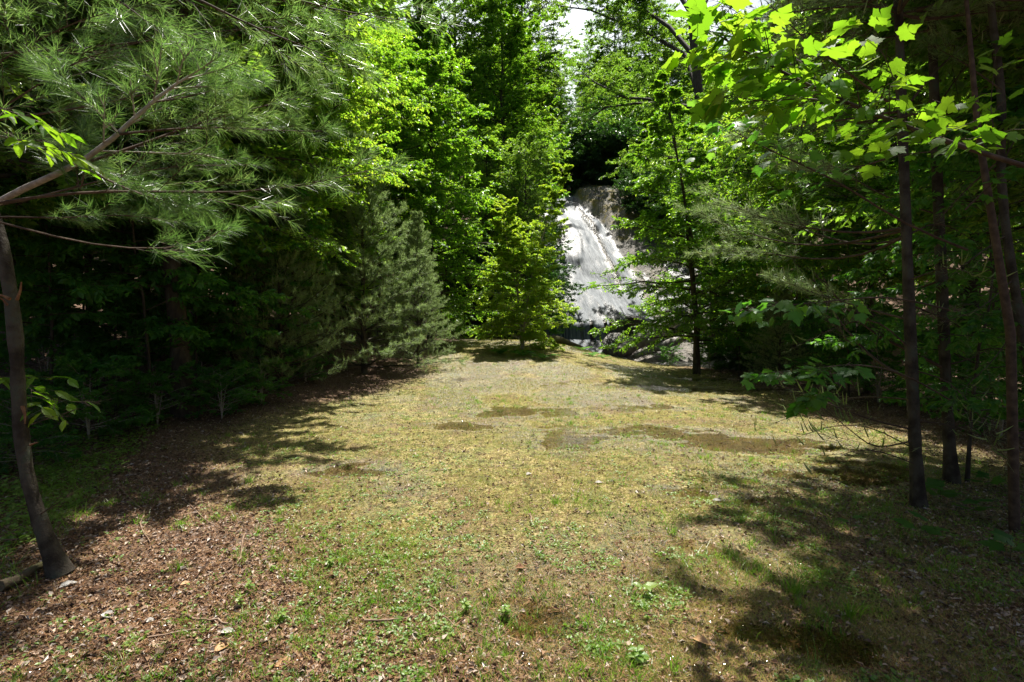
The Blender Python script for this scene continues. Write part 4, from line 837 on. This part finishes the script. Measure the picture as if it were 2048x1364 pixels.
near_pine('leaning_pine', 'leaning pine with snapped stubs and drooping needle branches, nearest the left edge',
    [at(122, 1150, 3.2), at(85, 1060, 3.2), at(52, 950, 3.22), at(38, 830, 3.25), at(34, 700, 3.28), at(22, 590, 3.3), at(2, 470, 3.32), at(-50, 330, 3.35), at(-110, 120, 3.4), at(-170, -200, 3.5), at(-220, -700, 3.6), at(-240, -1300, 3.7)],
    [.052, .042, .038, .037, .038, .038, .036, .034, .032, .03, .026, .018],
    [([(-60, 440, 3.3), (0, 395, 2.9), (85, 355, 2.75), (170, 335, 2.65), (235, 272, 2.6), (300, 200, 2.6), (345, 172, 2.6), (378, 152, 2.6)], H_(.026, 9, .45, 40, twl=.3, wm='palebark')),
     ([(0, 405, 2.9), (110, 385, 2.8), (240, 380, 2.8), (330, 384, 2.85), (480, 388, 2.9), (600, 375, 3.0), (720, 345, 3.1)], H_(.012, 12, .2, 30, twl=.35)),
     ([(172, 338, 2.65), (240, 372, 2.7), (300, 395, 2.75), (380, 412, 2.8)], H_(.009, 9, .2, 30, twl=.6)),
     ([(182, 322, 2.65), (280, 290, 2.7), (360, 258, 2.8), (470, 225, 2.9), (600, 195, 3.0)], H_(.011, 12, .2, 30, twl=.4)),
     ([(238, 268, 2.6), (330, 258, 2.7), (450, 252, 2.8), (540, 262, 2.9), (640, 262, 3.0)], H_(.009, 10, .3, 26, twl=.35)),
     ([(235, 265, 2.6), (190, 215, 2.6), (150, 180, 2.65), (105, 152, 2.7)], H_(.009, 9, .2, 30, twl=.5)),
     ([(300, 205, 2.6), (370, 195, 2.7), (430, 180, 2.8), (500, 165, 2.9)], H_(.008, 9, .2, 28, twl=.5)),
     ([(170, 338, 2.65), (160, 390, 2.7), (150, 330, 2.7), (170, 260, 2.75)], H_(.006, 7, .3, 26, twl=.5)),
     ([(-100, 330, 3.3), (0, 250, 3.0), (50, 290, 2.8), (130, 320, 2.7)], H_(.010, 9, .2, 30, twl=.5)),
     ([(-60, 430, 3.3), (30, 450, 3.2), (150, 488, 3.1), (300, 504, 3.1), (400, 490, 3.1), (425, 470, 3.1)], H_(.010, 9, .55, 20, twl=.3)),
     ([(-150, 60, 3.3), (0, -40, 3.0), (200, -30, 2.8), (250, 5, 2.75), (320, 70, 2.7), (385, 115, 2.8)], H_(.013, 12, .3, 30, twl=.35)),
     ([(-150, -20, 3.3), (200, -90, 3.0), (410, 0, 2.9), (490, 50, 2.9), (560, 72, 3.0), (650, 110, 3.1)], H_(.013, 12, .3, 30, twl=.35)),
     ([(-150, -60, 3.3), (200, -160, 3.0), (420, -60, 2.9), (560, -10, 2.9), (660, 22, 3.0), (800, 40, 3.2)], H_(.013, 12, .35, 30, twl=.3)),
     ([(-120, 200, 3.3), (-20, 130, 3.1), (60, 90, 3.0), (150, 40, 2.9), (240, 20, 2.9)], H_(.012, 12, .2, 30, twl=.45)),
     ([(-110, 280, 3.3), (0, 220, 3.2), (90, 160, 3.2), (170, 110, 3.2), (300, 80, 3.3)], H_(.012, 12, .2, 30, twl=.45)),
     ([(-60, 440, 3.3), (20, 430, 3.3), (120, 440, 3.4), (230, 425, 3.5), (330, 440, 3.6)], H_(.010, 10, .3, 26, twl=.4)),
     ([(-60, 420, 3.3), (60, 400, 3.5), (200, 360, 3.7), (330, 330, 3.9), (470, 330, 4.1)], H_(.012, 12, .3, 28, twl=.4)),
     ([(-90, 250, 3.4), (80, 230, 3.7), (250, 200, 4.0), (400, 160, 4.2), (560, 130, 4.5)], H_(.013, 14, .2, 28, twl=.4)),
     ([(-120, 120, 3.4), (80, 100, 3.8), (260, 90, 4.1), (430, 60, 4.4), (600, 50, 4.7)], H_(.013, 14, .2, 28, twl=.4)),
     ([(38, 1078, 3.22), (-30, 1082, 3.2), (-90, 1060, 3.2)], H_(.008, 3, .2, 0, twl=.3)),
     ([(78, 1030, 3.2), (110, 1010, 3.15), (130, 995, 3.1)], H_(.010, 3, .2, 0, twl=.3)),
     ([(60, 850, 3.25), (100, 835, 3.1), (135, 825, 3.0)], H_(.005, 3, .2, 0, twl=.3)),
     ([(55, 790, 3.25), (100, 800, 3.1), (178, 806, 3.0)], H_(.004, 3, .2, 0, twl=.3))],
    61, nl=.098, nw=.0024,
    wounds=[(34, 600, 3.2, .05, .11, .012), (20, 598, 3.2, -.08, .03, .014), (45, 812, 3.2, .03, -.11, .014), (60, 890, 3.2, .07, .02, .008), (15, 610, 3.2, -.05, .06, .01)],
    rand=[(3.4, 8.5, 15, -1.9, 1.9, 1.4, 2.6, 24, .2, 10, .1)])
bareb = lambda r0: dict(r0=r0, tw=9, bare=.25, per=1, twl=.4)
near_pine('pine_tree', 'straight dark pine, left of the two thick trunks on the right',
    [at(1838, 1025, 4.4), at(1828, 850, 4.41), at(1820, 650, 4.42), at(1812, 450, 4.44), at(1805, 250, 4.46), at(1797, 20, 4.5), at(1785, -300, 4.55), at(1775, -900, 4.6), at(1770, -1500, 4.65)],
    [.052, .046, .043, .040, .037, .033, .028, .02, .012],
    [([(1812, 455, 4.44), (1740, 468, 4.7), (1640, 462, 5.0), (1560, 445, 5.2), (1470, 420, 5.4)], H_(.018, 10, .4, 30)),
     ([(1812, 460, 4.44), (1730, 480, 4.9), (1620, 500, 5.4), (1500, 470, 5.8), (1400, 430, 6.2)], H_(.018, 12, .45, 34)),
     ([(1814, 470, 4.44), (1720, 520, 4.9), (1600, 520, 5.4), (1520, 500, 5.8), (1420, 505, 6.1)], H_(.016, 12, .45, 34)),
     ([(1815, 470, 4.44), (1740, 500, 5.1), (1640, 470, 5.8), (1540, 440, 6.3), (1440, 400, 6.6)], H_(.016, 12, .4, 34)),
     ([(1806, 222, 4.46), (1730, 232, 4.6), (1640, 250, 4.7), (1560, 235, 4.8), (1500, 260, 4.9)], H_(.014, 11, .35, 30)),
     ([(1806, 225, 4.46), (1700, 150, 4.3), (1600, 70, 4.1), (1540, 10, 4.0)], H_(.013, 11, .2, 28)),
     ([(1798, 15, 4.5), (1700, 12, 4.4), (1600, 20, 4.3), (1500, 40, 4.2)], H_(.014, 12, .2, 30)),
     ([(1806, 225, 4.46), (1860, 150, 4.6), (1940, 80, 4.8), (1990, 50, 4.9)], bareb(.012)),
     ([(1812, 300, 4.46), (1740, 330, 4.9), (1650, 350, 5.3), (1560, 330, 5.6)], H_(.013, 12, .3, 30)),
     ([(1820, 640, 4.42), (1740, 620, 4.8), (1640, 590, 5.2), (1560, 560, 5.5)], H_(.014, 11, .5, 24)),
     ([(1824, 760, 4.42), (1760, 730, 4.8), (1690, 660, 5.2), (1640, 580, 5.4)], bareb(.016)),
     ([(1828, 860, 4.42), (1740, 840, 4.3), (1640, 800, 4.2), (1560, 770, 4.2)], bareb(.009)),
     ([(1830, 880, 4.42), (1750, 900, 4.2), (1700, 860, 4.0), (1640, 810, 3.9)], bareb(.008)),
     ([(1828, 840, 4.42), (1900, 850, 4.5), (1990, 880, 4.6)], bareb(.008)),
     ([(1820, 610, 4.42), (1900, 640, 4.7), (1990, 700, 4.9)], bareb(.010)),
     ([(1815, 470, 4.44), (1880, 440, 4.7), (1980, 500, 5.1)], bareb(.010)),
     ([(1834, 930, 4.4), (1760, 900, 4.2), (1690, 900, 4.0), (1640, 950, 3.9)], bareb(.006)), ([(1832, 900, 4.4), (1740, 850, 4.6), (1660, 850, 4.8), (1580, 880, 4.9)], bareb(.006)),
     ([(1830, 800, 4.4), (1720, 790, 4.9), (1640, 810, 5.2), (1540, 850, 5.4)], bareb(.007)), ([(1826, 740, 4.4), (1900, 760, 4.2), (1960, 830, 4.0), (2000, 900, 3.9)], bareb(.006)),
     ([(1822, 700, 4.4), (1760, 640, 4.5), (1700, 640, 4.7), (1600, 690, 4.9)], bareb(.008)), ([(1818, 560, 4.4), (1900, 530, 4.2), (1970, 560, 4.0)], bareb(.007))],
    62, nl=.085, nw=.0030, tips=.25, matn='pinelit', rand=[(4.1, 9.5, 62, 0, 6.28, .9, 1.9, 30, .15, 11, .15)])
near_pine('pine_tree', 'straight dark pine, right of the two thick trunks on the right',
    [at(1905, 985, 5.0), at(1893, 800, 5.02), at(1885, 600, 5.05), at(1877, 420, 5.08), at(1870, 230, 5.1), at(1862, 0, 5.15), at(1850, -300, 5.2), at(1840, -900, 5.3), at(1835, -1300, 5.35)],
    [.055, .050, .047, .043, .039, .034, .028, .02, .012],
    [([(1893, 740, 5.02), (1820, 700, 5.1), (1740, 670, 5.3), (1680, 600, 5.5), (1640, 560, 5.6)], bareb(.018)),
     ([(1890, 730, 5.02), (1940, 720, 5.2), (1990, 690, 5.4), (2040, 680, 5.5)], bareb(.008)),
     ([(1884, 560, 5.05), (1800, 590, 5.5), (1700, 600, 6.0), (1600, 570, 6.5)], H_(.014, 10, .4, 26)),
     ([(1880, 430, 5.08), (1780, 400, 5.6), (1680, 340, 6.2), (1600, 300, 6.6)], H_(.014, 11, .4, 28)),
     ([(1877, 420, 5.08), (1960, 400, 5.4), (2040, 410, 5.8)], H_(.013, 10, .3, 24)),
     ([(1872, 225, 5.1), (1760, 235, 5.3), (1650, 260, 5.5), (1560, 300, 5.8)], H_(.014, 12, .3, 28)),
     ([(1872, 222, 5.1), (1960, 250, 5.3), (2040, 270, 5.5)], bareb(.012)),
     ([(1874, 215, 5.1), (1930, 130, 5.2), (1990, 90, 5.3)], H_(.012, 10, .3, 24)),
     ([(1864, 60, 5.1), (1740, 80, 5.4), (1640, 110, 5.8), (1540, 130, 6.1)], H_(.014, 12, .3, 28)),
     ([(1864, 40, 5.1), (1960, 30, 5.3), (2060, 50, 5.6)], H_(.014, 12, .3, 28))],
    63, nl=.085, nw=.0028, rand=[(4.5, 9.5, 58, 0, 6.28, 1.0, 2.0, 28, .15, 11, .15)])
near_pine('pine_tree', 'bowed thinner dark pine at the far right edge',
    [at(2110, 1010, 4.3), at(2070, 820, 4.3), at(2040, 640, 4.3), at(2012, 470, 4.3), at(2000, 330, 4.3), at(2005, 200, 4.32), at(1985, 50, 4.35), at(1975, -100, 4.4), at(1960, -600, 4.5), at(1950, -1300, 4.6)],
    [.040, .037, .034, .032, .031, .030, .027, .024, .018, .01],
    [([(2002, 330, 4.3), (2040, 260, 4.4), (2080, 220, 4.5)], bareb(.008)), ([(2000, 320, 4.3), (1930, 380, 4.5), (1860, 460, 4.6)], bareb(.009)), ([(2004, 180, 4.3), (1920, 120, 4.5), (1860, 90, 4.6)], H_(.010, 9, .3, 22)),
     ([(2012, 470, 4.3), (1940, 520, 4.2), (1890, 560, 4.1)], bareb(.008)), ([(2025, 560, 4.3), (1960, 620, 4.0), (1900, 640, 3.9)], bareb(.007)), ([(2040, 640, 4.3), (1990, 720, 4.2), (1900, 800, 4.1)], bareb(.007))],
    64, nl=.085, nw=.0024, rand=[(4.2, 9.5, 50, 0, 6.28, .9, 2.0, 28, .15, 11, .1)])

# ---- maples close to the camera
def near_maple(name, label, trunk, rad, branches, seed, ll, cat='maple tree', leafm='maple', wood='twig', maple=True, wr=.6):
    rng = RS(seed); base = np.array([trunk[0][0], trunk[0][1], g1(trunk[0][0], trunk[0][1])]); t = empty(name, base); tag(t, label, cat)
    P = np.array(trunk)-base; g = Geo(); tubes(g, P, rad, 10); g.build('trunk', [M[wood]], t)
    for pl, r0, tw, twl, lv, bare in branches:
        P = np.array([at(*q) for q in pl])-base; K = 12; u = np.linspace(0, len(P)-1, K); q = np.stack([np.interp(u, range(len(P)), P[:, k]) for k in range(3)], 1)
        for _ in range(2): q[1:-1] = (q[:-2]+2*q[1:-1]+q[2:])/4
        W = Geo(); Lf = Geo(); broad_limb(q, r0, rng, W, Lf, tw, twl, lv, ll, bare, True, wr, .35, sub=False, maple=maple, flat=.2)
        b = W.build('branch', [M[wood]], t); Lf.build('foliage', [M[leafm]], b)
tb = at(2330, 420, 2.5)
near_maple('maple_tree', 'maple reaching in from the right edge with big backlit yellow green leaves', [(tb[0]+.1, 2.5, g1(tb[0], 2.5)-.2), tuple(tb), (tb[0]-.1, 2.5, 3.5), (tb[0]-.2, 2.6, 6.0)], [.06, .05, .035, .01],
    [([(2330, 420, 2.5), (2120, 350, 2.35), (2000, 318, 2.25), (1900, 288, 2.15), (1800, 248, 2.08), (1690, 205, 2.02), (1600, 165, 2.0), (1510, 115, 2.0), (1435, 70, 2.0)], .013, 40, .17, 5, .32),
     ([(1690, 205, 2.02), (1600, 195, 1.95), (1530, 205, 1.9), (1450, 190, 1.9)], .004, 8, .25, 4, .2), ([(1600, 165, 2.0), (1560, 90, 2.1), (1500, 40, 2.1), (1450, 10, 2.1)], .004, 9, .3, 4, .2),
     ([(1800, 248, 2.08), (1790, 160, 2.1), (1760, 90, 2.1), (1700, 60, 2.1)], .004, 6, .25, 3, .2), ([(2000, 318, 2.25), (1980, 220, 2.3), (1990, 120, 2.3)], .004, 4, .3, 3, .2)], 71, .076)
near_maple('maple_sapling', 'maple sapling branch with smaller dark leaves under the big backlit maple branch', [(3.9, 3.9, -.2), (3.75, 3.85, 1.5), (3.4, 3.8, 3.0), (3.2, 3.8, 4.6)], [.035, .03, .02, .006],
    [([(1935, 500, 3.8), (1790, 443, 3.7), (1686, 363, 3.6), (1582, 322, 3.5), (1485, 273, 3.4), (1433, 242, 3.4)], .010, 14, .25, 5, .35), ([(1900, 620, 3.85), (1780, 590, 3.5), (1680, 600, 3.3), (1590, 610, 3.2), (1490, 615, 3.1)], .007, 11, .22, 5, .45),
     ([(1900, 800, 3.9), (1800, 740, 3.6), (1700, 725, 3.4), (1620, 740, 3.3), (1540, 745, 3.2)], .007, 12, .22, 5, .5), ([(1700, 725, 3.4), (1650, 760, 3.3), (1610, 800, 3.25)], .004, 8, .4, 4, .3),
     ([(1930, 420, 3.8), (1990, 360, 3.7), (2040, 330, 3.6)], .006, 6, .3, 4, .3)], 72, .075, leafm='under')
near_maple('dogwood_sapling', 'sapling with long bright leaves poking in at the left edge', [(-3.6, 2.6, -.2), (-3.5, 2.6, 1.5), (-3.3, 2.6, 3.0)], [.02, .016, .008],
    [([(-300, 200, 2.6), (-100, 200, 2.4), (0, 215, 2.3), (70, 240, 2.25)], .005, 5, .2, 3, .6), ([(-300, 290, 2.6), (-60, 260, 2.4), (40, 280, 2.3), (120, 300, 2.25)], .005, 5, .2, 3, .6), ([(-200, 780, 3.6), (-30, 750, 3.5), (40, 760, 3.4), (90, 800, 3.4)], .004, 8, .4, 4, .3)], 73, .11, 'sapling', 'maple', 'twig', False, .42)

# ================================================================ CAMERA AND LIGHT
cam = bpy.data.cameras.new('camera'); co = bpy.data.objects.new('camera', cam); C.objects.link(co); sc.camera = co
cam.lens = 18; cam.sensor_width = 36; cam.clip_end = 600; cam.clip_start = .05
co.location = (0, 0, CAMH); co.rotation_euler = (math.pi/2-PITCH, 0, 0)
EL = math.radians(69); AZ = math.radians(16)         # sun high, ahead and to the right
sd = Vector((math.sin(AZ)*math.cos(EL), math.cos(AZ)*math.cos(EL), math.sin(EL)))
sun = bpy.data.lights.new('sun', 'SUN'); so = bpy.data.objects.new('sun', sun); C.objects.link(so)
sun.energy = 5; sun.angle = math.radians(.53); sun.color = (1, .96, .88); so.rotation_euler = sd.to_track_quat('Z', 'Y').to_euler(); so.location = (0, 0, 40)
w = bpy.data.worlds.new('World'); sc.world = w; w.use_nodes = True; nt = w.node_tree
sky = nt.nodes.new('ShaderNodeTexSky'); sky.sky_type = 'NISHITA'; sky.sun_disc = False; sky.sun_elevation = EL; sky.sun_rotation = AZ
sky.dust_density = 3.0; sky.air_density = 1.0
tcw = nt.nodes.new('ShaderNodeTexCoord'); dp = nt.nodes.new('ShaderNodeVectorMath'); dp.operation = 'DOT_PRODUCT'; dp.inputs[1].default_value = (.05, .87, .49)
nt.links.new(tcw.outputs['Generated'], dp.inputs[0])      # a bank of bright cloud over the hill ahead
cf = mth(nt, 'MULTIPLY', mth(nt, 'SUBTRACT', mth(nt, 'ADD', dp.outputs['Value'], mth(nt, 'MULTIPLY', noise(nt, 3.5, 6, .6, tcw.outputs['Generated']), .35)), 1.06), 9, True)
nt.links.new(mixc(nt, sky.outputs[0], (13., 13.6, 14.5), cf), nt.nodes['Background'].inputs[0]); nt.nodes['Background'].inputs[1].default_value = .05
sc.view_settings.view_transform = 'Standard'; sc.view_settings.look = 'None'; sc.view_settings.exposure = 1.2; sc.view_settings.gamma = 1
sc.cycles.max_bounces = 8; sc.cycles.diffuse_bounces = 4; sc.cycles.transmission_bounces = 6; sc.cycles.transparent_max_bounces = 8; sc.cycles.sample_clamp_indirect = 6
